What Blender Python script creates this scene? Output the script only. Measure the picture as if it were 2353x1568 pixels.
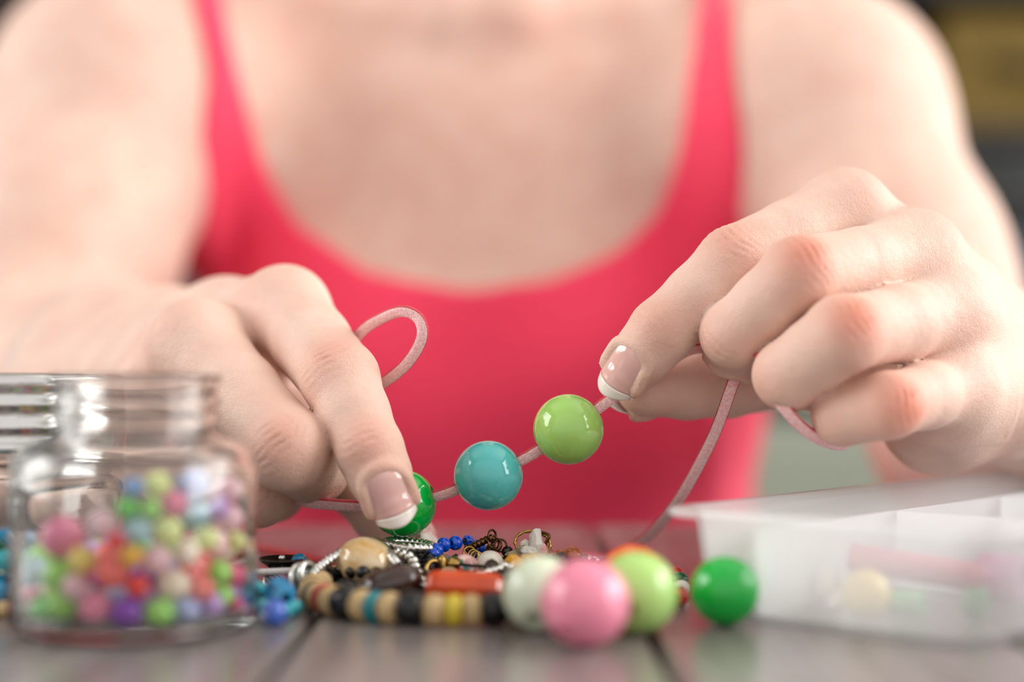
import bpy, math, random
import numpy as np
from mathutils import Vector, Matrix

for o in list(bpy.data.objects):
    bpy.data.objects.remove(o, do_unlink=True)
SC = bpy.context.scene
COL = SC.collection
random.seed(7)
RNG = np.random.default_rng(7)

# ------------------------------------------------------------------ camera, world, light, exposure
# lengths below are millimetres, x right, y away from the camera, z up, table top at z = 0
TABLE = 0.75                       # height of the table top above the floor, metres
FPX, CX, CY = 3500.0, 1176.5, 784.0
CAMH = 49.0
PITCH = math.atan(76.0 / FPX)
FWD = np.array([0, math.cos(PITCH), math.sin(PITCH)])
UPV = np.array([0, -math.sin(PITCH), math.cos(PITCH)])
CAM = np.array([0, 0, CAMH])


def P(px, py, d):
    """point seen at pixel (px, py) at depth d mm"""
    return CAM + d * (FWD + (px - CX) / FPX * np.array([1.0, 0, 0]) + (CY - py) / FPX * UPV)


def PZ(px, py, z):
    """point seen at pixel (px, py) at height z above the table top"""
    r = FWD + (px - CX) / FPX * np.array([1.0, 0, 0]) + (CY - py) / FPX * UPV
    return CAM + r * ((z - CAMH) / r[2])


def proj(v):
    q = v - CAM
    d = q @ FWD
    return CX + FPX * q[..., 0] / d, CY - FPX * (q @ UPV) / d


def W(v):
    return Vector((v[0] / 1000, v[1] / 1000, TABLE + v[2] / 1000))


cam_d = bpy.data.cameras.new('camera')
cam = bpy.data.objects.new('camera', cam_d)
COL.objects.link(cam)
cam.location = W(CAM)
cam.rotation_euler = (math.pi / 2 + PITCH, 0, 0)
cam_d.sensor_width = 36.0
cam_d.lens = FPX / 2353.0 * 36.0
cam_d.clip_start = 0.01
cam_d.dof.use_dof = True
cam_d.dof.focus_distance = 0.350
cam_d.dof.aperture_fstop = 3.7
SC.camera = cam

world = bpy.data.worlds.new('world')
SC.world = world
world.use_nodes = True
bg = world.node_tree.nodes['Background']
bg.inputs['Color'].default_value = (1.0, 0.97, 0.94, 1)
bg.inputs['Strength'].default_value = 0.66


def area_light(name, loc, target, sx, sy, power, color):
    l = bpy.data.lights.new(name, 'AREA')
    l.shape = 'RECTANGLE'
    l.size, l.size_y = sx, sy
    l.energy = power
    l.color = color
    o = bpy.data.objects.new(name, l)
    COL.objects.link(o)
    o.location = loc
    o.rotation_euler = (Vector(target) - Vector(loc)).to_track_quat('-Z', 'Y').to_euler()
    return o


# daylight standing outside the two windows of the room
area_light('daylight_window_right', (1.80, 0.40, 1.65), (0.0, 0.40, 1.65), 2.1, 1.5, 51, (1.0, 0.975, 0.95))
area_light('daylight_window_left', (-1.80, 0.45, 1.60), (0.0, 0.45, 1.60), 1.3, 1.2, 26, (1.0, 0.97, 0.945))

SC.view_settings.view_transform = 'Standard'
SC.view_settings.look = 'None'
SC.view_settings.exposure = 0.62
SC.view_settings.gamma = 1.0
SC.view_settings.use_curve_mapping = False


# ------------------------------------------------------------------ materials
def lin(c):
    c = c / 255.0
    return c / 12.92 if c <= 0.04045 else ((c + 0.055) / 1.055) ** 2.4


def rgb(r, g, b):
    return (lin(r), lin(g), lin(b), 1.0)


MATS = {}


def pmat(name, color, rough=0.4, metal=0.0, spec=0.5, noise=0.0, nscale=400.0, bump=0.0, bscale=900.0,
         trans=0.0, sss=0.0, sss_r=(1, .5, .3), sss_s=0.002, coat=0.0, stretch=(1, 1, 1), color2=None, sheen=0.0, alpha=1.0):
    if name in MATS:
        return MATS[name]
    m = bpy.data.materials.new(name)
    m.use_nodes = True
    nt = m.node_tree
    b = nt.nodes['Principled BSDF']
    b.inputs['Base Color'].default_value = color
    b.inputs['Roughness'].default_value = rough
    b.inputs['Metallic'].default_value = metal
    b.inputs['Specular IOR Level'].default_value = spec
    b.inputs['Transmission Weight'].default_value = trans
    b.inputs['Coat Weight'].default_value = coat
    b.inputs['Coat Roughness'].default_value = 0.03
    b.inputs['Sheen Weight'].default_value = sheen
    b.inputs['Alpha'].default_value = alpha
    if sss:
        b.inputs['Subsurface Weight'].default_value = sss
        b.inputs['Subsurface Radius'].default_value = sss_r
        b.inputs['Subsurface Scale'].default_value = sss_s
    if noise or bump:
        tc = nt.nodes.new('ShaderNodeTexCoord')
        mp = nt.nodes.new('ShaderNodeMapping')
        mp.inputs['Scale'].default_value = stretch
        nt.links.new(tc.outputs['Object'], mp.inputs['Vector'])
    if noise:
        n = nt.nodes.new('ShaderNodeTexNoise')
        n.inputs['Scale'].default_value = nscale
        n.inputs['Detail'].default_value = 4
        nt.links.new(mp.outputs['Vector'], n.inputs['Vector'])
        r = nt.nodes.new('ShaderNodeValToRGB')
        c2 = color2 or tuple(max(0, x * (1 - noise)) for x in color[:3]) + (1,)
        r.color_ramp.elements[0].position = 0.32
        r.color_ramp.elements[1].position = 0.68
        r.color_ramp.elements[0].color = c2
        r.color_ramp.elements[1].color = color
        nt.links.new(n.outputs['Fac'], r.inputs['Fac'])
        nt.links.new(r.outputs['Color'], b.inputs['Base Color'])
    if bump:
        n2 = nt.nodes.new('ShaderNodeTexNoise')
        n2.inputs['Scale'].default_value = bscale
        n2.inputs['Detail'].default_value = 3
        nt.links.new(mp.outputs['Vector'], n2.inputs['Vector'])
        bp = nt.nodes.new('ShaderNodeBump')
        bp.inputs['Strength'].default_value = bump
        bp.inputs['Distance'].default_value = 0.001
        nt.links.new(n2.outputs['Fac'], bp.inputs['Height'])
        nt.links.new(bp.outputs['Normal'], b.inputs['Normal'])
    MATS[name] = m
    return m


def skin_material():
    m = bpy.data.materials.new('skin')
    m.use_nodes = True
    nt = m.node_tree
    N, L = nt.nodes, nt.links
    b = N['Principled BSDF']
    at = N.new('ShaderNodeAttribute')
    at.attribute_name = 'flush_shade'
    tc = N.new('ShaderNodeTexCoord')
    n1 = N.new('ShaderNodeTexNoise')
    n1.inputs['Scale'].default_value = 70
    n1.inputs['Detail'].default_value = 5
    L.new(tc.outputs['Object'], n1.inputs['Vector'])
    rmp = N.new('ShaderNodeValToRGB')
    rmp.color_ramp.elements[0].position = 0.3
    rmp.color_ramp.elements[1].position = 0.7
    rmp.color_ramp.elements[0].color = rgb(224, 184, 168)
    rmp.color_ramp.elements[1].color = rgb(232, 200, 184)
    L.new(n1.outputs['Fac'], rmp.inputs['Fac'])
    mx = N.new('ShaderNodeMix')
    mx.data_type = 'RGBA'
    L.new(at.outputs['Fac'], mx.inputs['Factor'])
    L.new(rmp.outputs['Color'], mx.inputs['A'])
    mx.inputs['B'].default_value = rgb(214, 118, 92)
    L.new(mx.outputs['Result'], b.inputs['Base Color'])
    b.inputs['Roughness'].default_value = 0.53
    b.inputs['Specular IOR Level'].default_value = 0.34
    b.inputs['Subsurface Weight'].default_value = 0.28
    b.inputs['Subsurface Radius'].default_value = (1.0, 0.38, 0.22)
    b.inputs['Subsurface Scale'].default_value = 0.0035
    # fine criss-cross of skin lines
    v = N.new('ShaderNodeTexVoronoi')
    v.feature = 'DISTANCE_TO_EDGE'
    v.inputs['Scale'].default_value = 1150
    nv = N.new('ShaderNodeTexNoise')
    nv.inputs['Scale'].default_value = 300
    L.new(tc.outputs['Object'], nv.inputs['Vector'])
    ad = N.new('ShaderNodeVectorMath')
    ad.operation = 'MULTIPLY_ADD'
    ad.inputs[1].default_value = (0.0012, 0.0012, 0.0012)
    L.new(nv.outputs['Color'], ad.inputs[0])
    L.new(tc.outputs['Object'], ad.inputs[2])
    L.new(ad.outputs['Vector'], v.inputs['Vector'])
    cr = N.new('ShaderNodeMath')
    cr.operation = 'MINIMUM'
    cr.inputs[1].default_value = 0.16
    L.new(v.outputs['Distance'], cr.inputs[0])
    b1 = N.new('ShaderNodeBump')
    b1.inputs['Strength'].default_value = 0.8
    b1.inputs['Distance'].default_value = 0.0004
    L.new(cr.outputs['Value'], b1.inputs['Height'])
    n3 = N.new('ShaderNodeTexNoise')
    n3.inputs['Scale'].default_value = 420
    n3.inputs['Detail'].default_value = 4
    L.new(tc.outputs['Object'], n3.inputs['Vector'])
    b2 = N.new('ShaderNodeBump')
    b2.inputs['Strength'].default_value = 0.3
    b2.inputs['Distance'].default_value = 0.0008
    L.new(n3.outputs['Fac'], b2.inputs['Height'])
    L.new(b1.outputs['Normal'], b2.inputs['Normal'])
    L.new(b2.outputs['Normal'], b.inputs['Normal'])
    return m


def glass_material(name, tint, ior=1.45, rough=0.02, refl=1.0):
    m = bpy.data.materials.new(name)
    m.use_nodes = True
    nt = m.node_tree
    N, L = nt.nodes, nt.links
    N.remove(N['Principled BSDF'])
    out = N['Material Output']
    t = N.new('ShaderNodeBsdfTransparent')
    t.inputs['Color'].default_value = tint
    g = N.new('ShaderNodeBsdfGlossy')
    g.inputs['Roughness'].default_value = rough
    f = N.new('ShaderNodeLayerWeight')
    f.inputs['Blend'].default_value = 0.5
    pw = N.new('ShaderNodeMath')
    pw.operation = 'POWER'
    pw.inputs[1].default_value = 4.0
    L.new(f.outputs['Facing'], pw.inputs[0])
    mu = N.new('ShaderNodeMath')
    mu.operation = 'MULTIPLY_ADD'
    mu.inputs[1].default_value = 0.85 * refl
    mu.inputs[2].default_value = ((ior - 1) / (ior + 1)) ** 2
    L.new(pw.outputs['Value'], mu.inputs[0])
    mx = N.new('ShaderNodeMixShader')
    L.new(mu.outputs['Value'], mx.inputs['Fac'])
    L.new(t.outputs['BSDF'], mx.inputs[1])
    L.new(g.outputs['BSDF'], mx.inputs[2])
    L.new(mx.outputs['Shader'], out.inputs['Surface'])
    return m


def frosted_material(name, color, clear=0.5):
    m = bpy.data.materials.new(name)
    m.use_nodes = True
    nt = m.node_tree
    N, L = nt.nodes, nt.links
    N.remove(N['Principled BSDF'])
    out = N['Material Output']
    t = N.new('ShaderNodeBsdfTransparent')
    t.inputs['Color'].default_value = (0.97, 0.97, 0.97, 1)
    d = N.new('ShaderNodeBsdfDiffuse')
    d.inputs['Color'].default_value = color
    tr = N.new('ShaderNodeBsdfTranslucent')
    tr.inputs['Color'].default_value = color
    m1 = N.new('ShaderNodeMixShader')
    m1.inputs['Fac'].default_value = 0.5
    L.new(d.outputs['BSDF'], m1.inputs[1])
    L.new(tr.outputs['BSDF'], m1.inputs[2])
    m2 = N.new('ShaderNodeMixShader')
    m2.inputs['Fac'].default_value = clear
    L.new(m1.outputs['Shader'], m2.inputs[1])
    L.new(t.outputs['BSDF'], m2.inputs[2])
    g = N.new('ShaderNodeBsdfGlossy')
    g.inputs['Roughness'].default_value = 0.25
    f = N.new('ShaderNodeLayerWeight')
    f.inputs['Blend'].default_value = 0.5
    pw = N.new('ShaderNodeMath')
    pw.operation = 'POWER'
    pw.inputs[1].default_value = 5.0
    L.new(f.outputs['Facing'], pw.inputs[0])
    mu = N.new('ShaderNodeMath')
    mu.operation = 'MULTIPLY_ADD'
    mu.inputs[1].default_value = 0.6
    mu.inputs[2].default_value = 0.03
    L.new(pw.outputs['Value'], mu.inputs[0])
    m3 = N.new('ShaderNodeMixShader')
    L.new(mu.outputs['Value'], m3.inputs['Fac'])
    L.new(m2.outputs['Shader'], m3.inputs[1])
    L.new(g.outputs['BSDF'], m3.inputs[2])
    L.new(m3.outputs['Shader'], out.inputs['Surface'])
    return m


# ------------------------------------------------------------------ mesh helpers (millimetres in, metres out)
def mesh_from(name, verts, faces, mat=None, smooth=True, local=False):
    me = bpy.data.meshes.new(name)
    v = np.asarray(verts, dtype=np.float64) / 1000.0
    if not local:
        v = v + np.array([0, 0, TABLE])
    if isinstance(faces, np.ndarray):
        nf, k = faces.shape
        me.vertices.add(len(v))
        me.vertices.foreach_set('co', v.astype(np.float32).ravel())
        me.loops.add(nf * k)
        me.loops.foreach_set('vertex_index', faces.astype(np.int32).ravel())
        me.polygons.add(nf)
        me.polygons.foreach_set('loop_start', np.arange(0, nf * k, k, dtype=np.int32))
        me.update(calc_edges=True)
    else:
        me.from_pydata([tuple(x) for x in v], [], faces)
    me.validate()
    me.polygons.foreach_set('use_smooth', np.full(len(me.polygons), smooth, dtype=bool))
    if mat:
        me.materials.append(mat)
    me.update()
    return me


def link(name, me, parent=None, loc=None, rot=None):
    o = bpy.data.objects.new(name, me)
    COL.objects.link(o)
    if loc is not None:
        o.location = W(loc) if parent is None else Vector([x / 1000 for x in loc])
    if rot is not None:
        o.rotation_mode = 'QUATERNION'
        o.rotation_quaternion = rot
    if parent is not None:
        o.parent = parent
    return o


def tag(o, label, cat, group=None):
    o['label'] = label
    o['category'] = cat
    if group:
        o['group'] = group
    return o


def empty(name, loc, label, cat, group=None):
    o = bpy.data.objects.new(name, None)
    o.empty_display_size = 0.01
    COL.objects.link(o)
    o.location = W(loc)
    return tag(o, label, cat, group)


def adopt(o, parent):
    """parent keeping the world placement (parents are unrotated empties or meshes)"""
    o.parent = parent
    o.location = o.location - parent.location
    return o


class MB:
    def __init__(s):
        s.v, s.f = [], []

    def add(s, vs, fs):
        n = len(s.v)
        s.v += [tuple(x) for x in vs]
        s.f += [tuple(i + n for i in f) for f in fs]
        return s

    def box(s, x0, x1, y0, y1, z0, z1, bev=0.0):
        if bev <= 0:
            vs = [(x, y, z) for x in (x0, x1) for y in (y0, y1) for z in (z0, z1)]
            return s.add(vs, [(0, 1, 3, 2), (4, 6, 7, 5), (0, 4, 5, 1), (2, 3, 7, 6), (0, 2, 6, 4), (1, 5, 7, 3)])
        # chamfered top and bottom edges
        rings = []
        for z, i in ((z0, bev), (z0 + bev, 0), (z1 - bev, 0), (z1, bev)):
            rings.append([(x0 + i, y0 + bev, z), (x0 + bev, y0 + i, z), (x1 - bev, y0 + i, z), (x1 - i, y0 + bev, z),
                          (x1 - i, y1 - bev, z), (x1 - bev, y1 - i, z), (x0 + bev, y1 - i, z), (x0 + i, y1 - bev, z)])
        return s.loft(rings, True)

    def loft(s, rings, caps=True):
        n = len(rings[0])
        vs = [p for r in rings for p in r]
        fs = []
        for j in range(len(rings) - 1):
            for i in range(n):
                a, b = j * n + i, j * n + (i + 1) % n
                fs.append((a, b, b + n, a + n))
        if caps:
            fs.append(tuple(reversed(range(n))))
            fs.append(tuple(range((len(rings) - 1) * n, len(rings) * n)))
        return s.add(vs, fs)

    def lathe(s, prof, seg=32, closed=False, origin=(0, 0, 0)):
        vs, fs = [], []
        n = len(prof)
        for i in range(seg):
            a = 2 * math.pi * i / seg
            for r, z in prof:
                vs.append((origin[0] + r * math.cos(a), origin[1] + r * math.sin(a), origin[2] + z))
        for i in range(seg):
            j = (i + 1) % seg
            for k in range(n if closed else n - 1):
                k2 = (k + 1) % n
                fs.append((i * n + k, j * n + k, j * n + k2, i * n + k2))
        return s.add(vs, fs)

    def tube(s, path, r, seg=10, closed=False, flat=None, twist=None, caps=True, facing=None):
        """sweep along path; r radius (number or list); flat=(w,h) gives a rounded strip"""
        path = [np.asarray(p, float) for p in path]
        n = len(path)
        T = []
        for i in range(n):
            a = path[(i - 1) % n] if (closed or i > 0) else path[i]
            b = path[(i + 1) % n] if (closed or i < n - 1) else path[i]
            t = b - a
            T.append(t / (np.linalg.norm(t) + 1e-9))
        ref = np.array([0, 0, 1.0]) if abs(T[0][2]) < 0.9 else np.array([1.0, 0, 0])
        nrm = ref - T[0] * (ref @ T[0])
        nrm /= np.linalg.norm(nrm)
        rings = []
        for i in range(n):
            nrm = nrm - T[i] * (nrm @ T[i])
            nrm /= np.linalg.norm(nrm) + 1e-9
            if facing is not None:
                w_ = np.cross(T[i], unit(facing))
                w_ = w_ * (1 if w_ @ nrm >= 0 else -1)
                nrm = nrm * 0.5 + w_ * 0.5
                nrm = unit(nrm - T[i] * (nrm @ T[i]))
            bi = np.cross(T[i], nrm)
            rr = r[i] if isinstance(r, (list, tuple, np.ndarray)) else r
            tw = twist[i] if twist is not None else 0.0
            ca, sa = math.cos(tw), math.sin(tw)
            n2, b2 = nrm * ca + bi * sa, bi * ca - nrm * sa
            ring = []
            for k in range(seg):
                a = 2 * math.pi * (k + 0.5) / seg
                if flat:
                    c_, s_ = math.cos(a), math.sin(a)
                    q = 1.0 / (abs(c_) ** 5 + abs(s_) ** 5) ** 0.2
                    ring.append(path[i] + n2 * (c_ * q * flat[0] / 2) + b2 * (s_ * q * flat[1] / 2))
                else:
                    ring.append(path[i] + n2 * (math.cos(a) * rr) + b2 * (math.sin(a) * rr))
            rings.append(ring)
        if closed:
            rings.append(rings[0])
            return s.loft(rings, False)
        return s.loft(rings, caps)

    def sphere(s, c, r, seg=16, rings=10, scale=(1, 1, 1)):
        vs, fs = [(c[0], c[1], c[2] + r * scale[2])], []
        for j in range(1, rings):
            t = math.pi * j / rings
            for i in range(seg):
                a = 2 * math.pi * i / seg
                vs.append((c[0] + r * scale[0] * math.sin(t) * math.cos(a), c[1] + r * scale[1] * math.sin(t) * math.sin(a),
                           c[2] + r * scale[2] * math.cos(t)))
        vs.append((c[0], c[1], c[2] - r * scale[2]))
        last = len(vs) - 1
        for i in range(seg):
            fs.append((0, 1 + i, 1 + (i + 1) % seg))
            fs.append((last, last - seg + (i + 1) % seg, last - seg + i))
        for j in range(rings - 2):
            for i in range(seg):
                a, b = 1 + j * seg + i, 1 + j * seg + (i + 1) % seg
                fs.append((a, a + seg, b + seg, b))
        return s.add(vs, fs)

    def mesh(s, name, mat, smooth=True, local=False):
        return mesh_from(name, s.v, s.f, mat, smooth, local)

    def build(s, name, mat, parent=None, smooth=True):
        """mesh given in table millimetres, origin put at its base or at the parent"""
        v = np.array(s.v)
        if parent is not None:
            pl = np.array(parent.location) * 1000 - np.array([0, 0, TABLE * 1000])
            q = parent
            while q.parent is not None:
                q = q.parent
                pl = pl + np.array(q.location) * 1000
                if q.parent is None:
                    break
            if parent.parent is not None:
                # nested: parent.location is relative, root carries the table height
                pl = np.array(parent.location) * 1000 + np.array(q.location) * 1000 - np.array([0, 0, TABLE * 1000])
            o = link(name, mesh_from(name, v - pl, s.f, mat, smooth, True), parent)
            return o
        c = np.array([(v[:, 0].min() + v[:, 0].max()) / 2, (v[:, 1].min() + v[:, 1].max()) / 2, v[:, 2].min()])
        return link(name, mesh_from(name, v - c, s.f, mat, smooth, True), None, c)


def catmull(pts, sub=8, closed=False):
    pts = [np.asarray(p, float) for p in pts]
    n = len(pts)
    out = []
    for i in range(n if closed else n - 1):
        p0 = pts[(i - 1) % n] if (closed or i > 0) else pts[i]
        p1, p2 = pts[i], pts[(i + 1) % n]
        p3 = pts[(i + 2) % n] if (closed or i < n - 2) else p2
        for k in range(sub):
            t = k / sub
            out.append(0.5 * ((2 * p1) + (p2 - p0) * t + (2 * p0 - 5 * p1 + 4 * p2 - p3) * t * t + (3 * p1 - p0 - 3 * p2 + p3) * t ** 3))
    if not closed:
        out.append(pts[-1])
    return out


def outward(me):
    import bmesh
    b = bmesh.new()
    b.from_mesh(me)
    bmesh.ops.remove_doubles(b, verts=b.verts, dist=1e-6)
    bmesh.ops.recalc_face_normals(b, faces=b.faces)
    b.to_mesh(me)
    b.free()


def quat_to(axis):
    return Vector((0, 0, 1)).rotation_difference(Vector(axis).normalized())


# ------------------------------------------------------------------ the room
M_wall = pmat('wall_paint', rgb(112, 113, 110), 0.8, noise=0.12, nscale=3)
M_side = pmat('side_wall_paint', rgb(150, 148, 144), 0.8, noise=0.06, nscale=3)
M_floor = pmat('floor_boards', rgb(96, 80, 68), 0.5, noise=0.35, nscale=4, stretch=(6, 0.6, 1))
M_ceil = pmat('ceiling_paint', rgb(225, 224, 220), 0.85, noise=0.03, nscale=4)
M_white = pmat('white_gloss_paint', rgb(232, 231, 226), 0.35, noise=0.03, nscale=20)
M_pane = glass_material('window_pane_glass', (0.97, 0.98, 0.98, 1))


def structure(o):
    o['kind'] = 'structure'
    return o


FL = -TABLE * 1000
structure(MB().box(-1700, 1700, -900, 2700, FL - 40, FL).build('floor', M_floor))
structure(MB().box(-1750, 1750, 2700, 2760, FL, 1800).build('wall_back', M_wall))
structure(MB().box(-1760, 1760, -900, 2760, 1800, 1840).build('ceiling', M_ceil))


def side_wall(name, wname, x0, x1, wy0, wy1, wz0, wz1):
    m = MB()
    m.box(x0, x1, -900, wy0, FL, 1800)
    m.box(x0, x1, wy1, 2700, FL, 1800)
    m.box(x0, x1, wy0, wy1, FL, wz0)
    m.box(x0, x1, wy0, wy1, wz1, 1800)
    structure(m.build(name, M_side))
    xm = (x0 + x1) / 2
    w = MB()
    for (a, b, c, d) in ((wy0, wy0 + 45, wz0, wz1), (wy1 - 45, wy1, wz0, wz1), (wy0, wy1, wz0, wz0 + 45), (wy0, wy1, wz1 - 45, wz1),
                         ((wy0 + wy1) / 2 - 22, (wy0 + wy1) / 2 + 22, wz0, wz1)):
        w.box(xm - 22, xm + 22, a, b, c, d)
    wo = structure(w.build(wname, M_white, smooth=False))
    MB().box(xm - 3, xm + 3, wy0 + 40, (wy0 + wy1) / 2 - 15, wz0 + 40, wz1 - 40).build('pane', M_pane, wo, False)
    MB().box(xm - 3, xm + 3, (wy0 + wy1) / 2 + 15, wy1 - 40, wz0 + 40, wz1 - 40).build('pane', M_pane, wo, False)


side_wall('wall_right', 'window_1', 1700, 1760, -650, 1450, 150, 1650)
side_wall('wall_left', 'window_2', -1760, -1700, -200, 1100, 250, 1450)

# ------------------------------------------------------------------ table of grey-brown planks
def wood_material():
    m = bpy.data.materials.new('table_wood')
    m.use_nodes = True
    nt = m.node_tree
    N, L = nt.nodes, nt.links
    b = N['Principled BSDF']
    tc = N.new('ShaderNodeTexCoord')
    oi = N.new('ShaderNodeObjectInfo')
    mp = N.new('ShaderNodeMapping')
    mp.inputs['Scale'].default_value = (1.0, 0.09, 1.0)
    L.new(tc.outputs['Object'], mp.inputs['Vector'])
    cm = N.new('ShaderNodeVectorMath')
    cm.operation = 'ADD'
    L.new(mp.outputs['Vector'], cm.inputs[0])
    L.new(oi.outputs['Random'], cm.inputs[1])
    n = N.new('ShaderNodeTexNoise')
    n.inputs['Scale'].default_value = 130
    n.inputs['Detail'].default_value = 6
    L.new(cm.outputs['Vector'], n.inputs['Vector'])
    r = N.new('ShaderNodeValToRGB')
    r.color_ramp.elements[0].position = 0.3
    r.color_ramp.elements[1].position = 0.75
    r.color_ramp.elements[0].color = rgb(114, 105, 103)
    r.color_ramp.elements[1].color = rgb(156, 146, 143)
    L.new(n.outputs['Fac'], r.inputs['Fac'])
    hv = N.new('ShaderNodeHueSaturation')
    ma = N.new('ShaderNodeMath')
    ma.operation = 'MULTIPLY_ADD'
    ma.inputs[1].default_value = 0.25
    ma.inputs[2].default_value = 0.87
    L.new(oi.outputs['Random'], ma.inputs[0])
    L.new(ma.outputs['Value'], hv.inputs['Value'])
    L.new(r.outputs['Color'], hv.inputs['Color'])
    L.new(hv.outputs['Color'], b.inputs['Base Color'])
    b.inputs['Roughness'].default_value = 0.23
    b.inputs['Specular IOR Level'].default_value = 0.5
    bp = N.new('ShaderNodeBump')
    bp.inputs['Strength'].default_value = 0.18
    bp.inputs['Distance'].default_value = 0.001
    L.new(n.outputs['Fac'], bp.inputs['Height'])
    L.new(bp.outputs['Normal'], b.inputs['Normal'])
    return m


M_wood = wood_material()
M_dark = pmat('dark_stained_wood', rgb(46, 38, 35), 0.5, noise=0.3, nscale=30, stretch=(1, 8, 1))
table = empty('table', (0, 100, FL), 'grey-brown plank table under the jewellery pile and jars', 'table')
PW, YF, YB = 66.0, -320.0, 496.0
pl_me = MB().box(-PW / 2 + 0.7, PW / 2 - 0.7, YF, YB, -22, 0, 1.2).mesh('plank', M_wood, False, True)
for i in range(-10, 11):
    o = bpy.data.objects.new('plank', pl_me)
    COL.objects.link(o)
    o.parent = table
    o.location = Vector(((-7.0 + i * PW) / 1000, -0.1, TABLE))
MB().box(-640, 640, YF + 60, YF + 85, -95, -22.2).build('apron', M_dark, table, False)
MB().box(-640, 640, YB - 85, YB - 60, -95, -22.2).build('apron', M_dark, table, False)
for sx in (-1, 1):
    MB().box(sx * 652 - 12, sx * 652 + 12, YF + 85, YB - 85, -95, -22.2).build('apron', M_dark, table, False)
    for y in (YF + 72, YB - 72):
        MB().box(sx * 652 - 28, sx * 652 + 28, y - 28, y + 28, FL, -22.2, 3).build('leg', M_dark, table, False)

# ------------------------------------------------------------------ implicit body modelling
def smin(a, b, k):
    h = np.maximum(k - np.abs(a - b), 0.0) / k
    return np.minimum(a, b) - h * h * k * 0.25


class Seg:
    """tapered limb piece"""
    def __init__(s, a, b, ra, rb):
        s.a, s.b, s.ra, s.rb = np.asarray(a, float), np.asarray(b, float), ra, rb

    def box(s):
        r = max(s.ra, s.rb)
        return np.minimum(s.a, s.b) - r, np.maximum(s.a, s.b) + r

    def d(s, X, Y, Z):
        ab = s.b - s.a
        L2 = max(ab @ ab, 1e-6)
        x, y, z = X - s.a[0], Y - s.a[1], Z - s.a[2]
        t = np.clip((x * ab[0] + y * ab[1] + z * ab[2]) / L2, 0, 1)
        return np.sqrt((x - t * ab[0]) ** 2 + (y - t * ab[1]) ** 2 + (z - t * ab[2]) ** 2) - (s.ra + t * (s.rb - s.ra))


class Ell:
    def __init__(s, c, r):
        s.c, s.r = np.asarray(c, float), np.asarray(r, float)

    def box(s):
        return s.c - s.r, s.c + s.r

    def d(s, X, Y, Z):
        x, y, z = (X - s.c[0]) / s.r[0], (Y - s.c[1]) / s.r[1], (Z - s.c[2]) / s.r[2]
        k0 = np.sqrt(x * x + y * y + z * z)
        k1 = np.sqrt((x / s.r[0]) ** 2 + (y / s.r[1]) ** 2 + (z / s.r[2]) ** 2)
        return k0 * (k0 - 1) / np.maximum(k1, 1e-6)


def gdist(prims, k, X, Y, Z):
    d = None
    for p in prims:
        e = p.d(X, Y, Z)
        d = e if d is None else smin(d, e, k)
    return d


def gbox(prims, m):
    lo = np.min([p.box()[0] for p in prims], axis=0) - m
    hi = np.max([p.box()[1] for p in prims], axis=0) + m
    return lo, hi


class Body:
    """base = list of (prims, k inside, k joining); digits = list of (prims, k, k to base)"""
    def __init__(s, base, digits):
        s.base, s.digits = base, digits

    def at(s, p):
        X, Y, Z = p[..., 0], p[..., 1], p[..., 2]
        b = None
        for pr, k, kj in s.base:
            e = gdist(pr, k, X, Y, Z)
            b = e if b is None else smin(b, e, kj)
        t = b
        for pr, k, kj in s.digits:
            t = smin(t, smin(b, gdist(pr, k, X, Y, Z), kj), 0.7)
        return t

    def grid(s, lo, hi, h):
        ax = [np.arange(lo[i], hi[i] + h, h, dtype=np.float32) for i in range(3)]
        shp = tuple(len(a) for a in ax)

        def sub(prims, m):
            l, u = gbox(prims, m)
            sl = []
            for i in range(3):
                a = np.searchsorted(ax[i], l[i])
                b = np.searchsorted(ax[i], u[i])
                if b - a < 2:
                    return None
                sl.append(slice(a, b))
            sl = tuple(sl)
            return sl, ax[0][sl[0]][:, None, None], ax[1][sl[1]][None, :, None], ax[2][sl[2]][None, None, :]
        base = np.full(shp, 60.0, np.float32)
        for pr, k, kj in s.base:
            q = sub(pr, kj + k + 2 * h)
            if q is None:
                continue
            sl, X, Y, Z = q
            base[sl] = smin(base[sl], gdist(pr, k, X, Y, Z).astype(np.float32), kj)
        tot = base.copy()
        for pr, k, kj in s.digits:
            q = sub(pr, kj + k + 2 * h)
            if q is None:
                continue
            sl, X, Y, Z = q
            e = smin(base[sl], gdist(pr, k, X, Y, Z).astype(np.float32), kj)
            tot[sl] = smin(tot[sl], e, 0.7)
        return ax, tot


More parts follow.
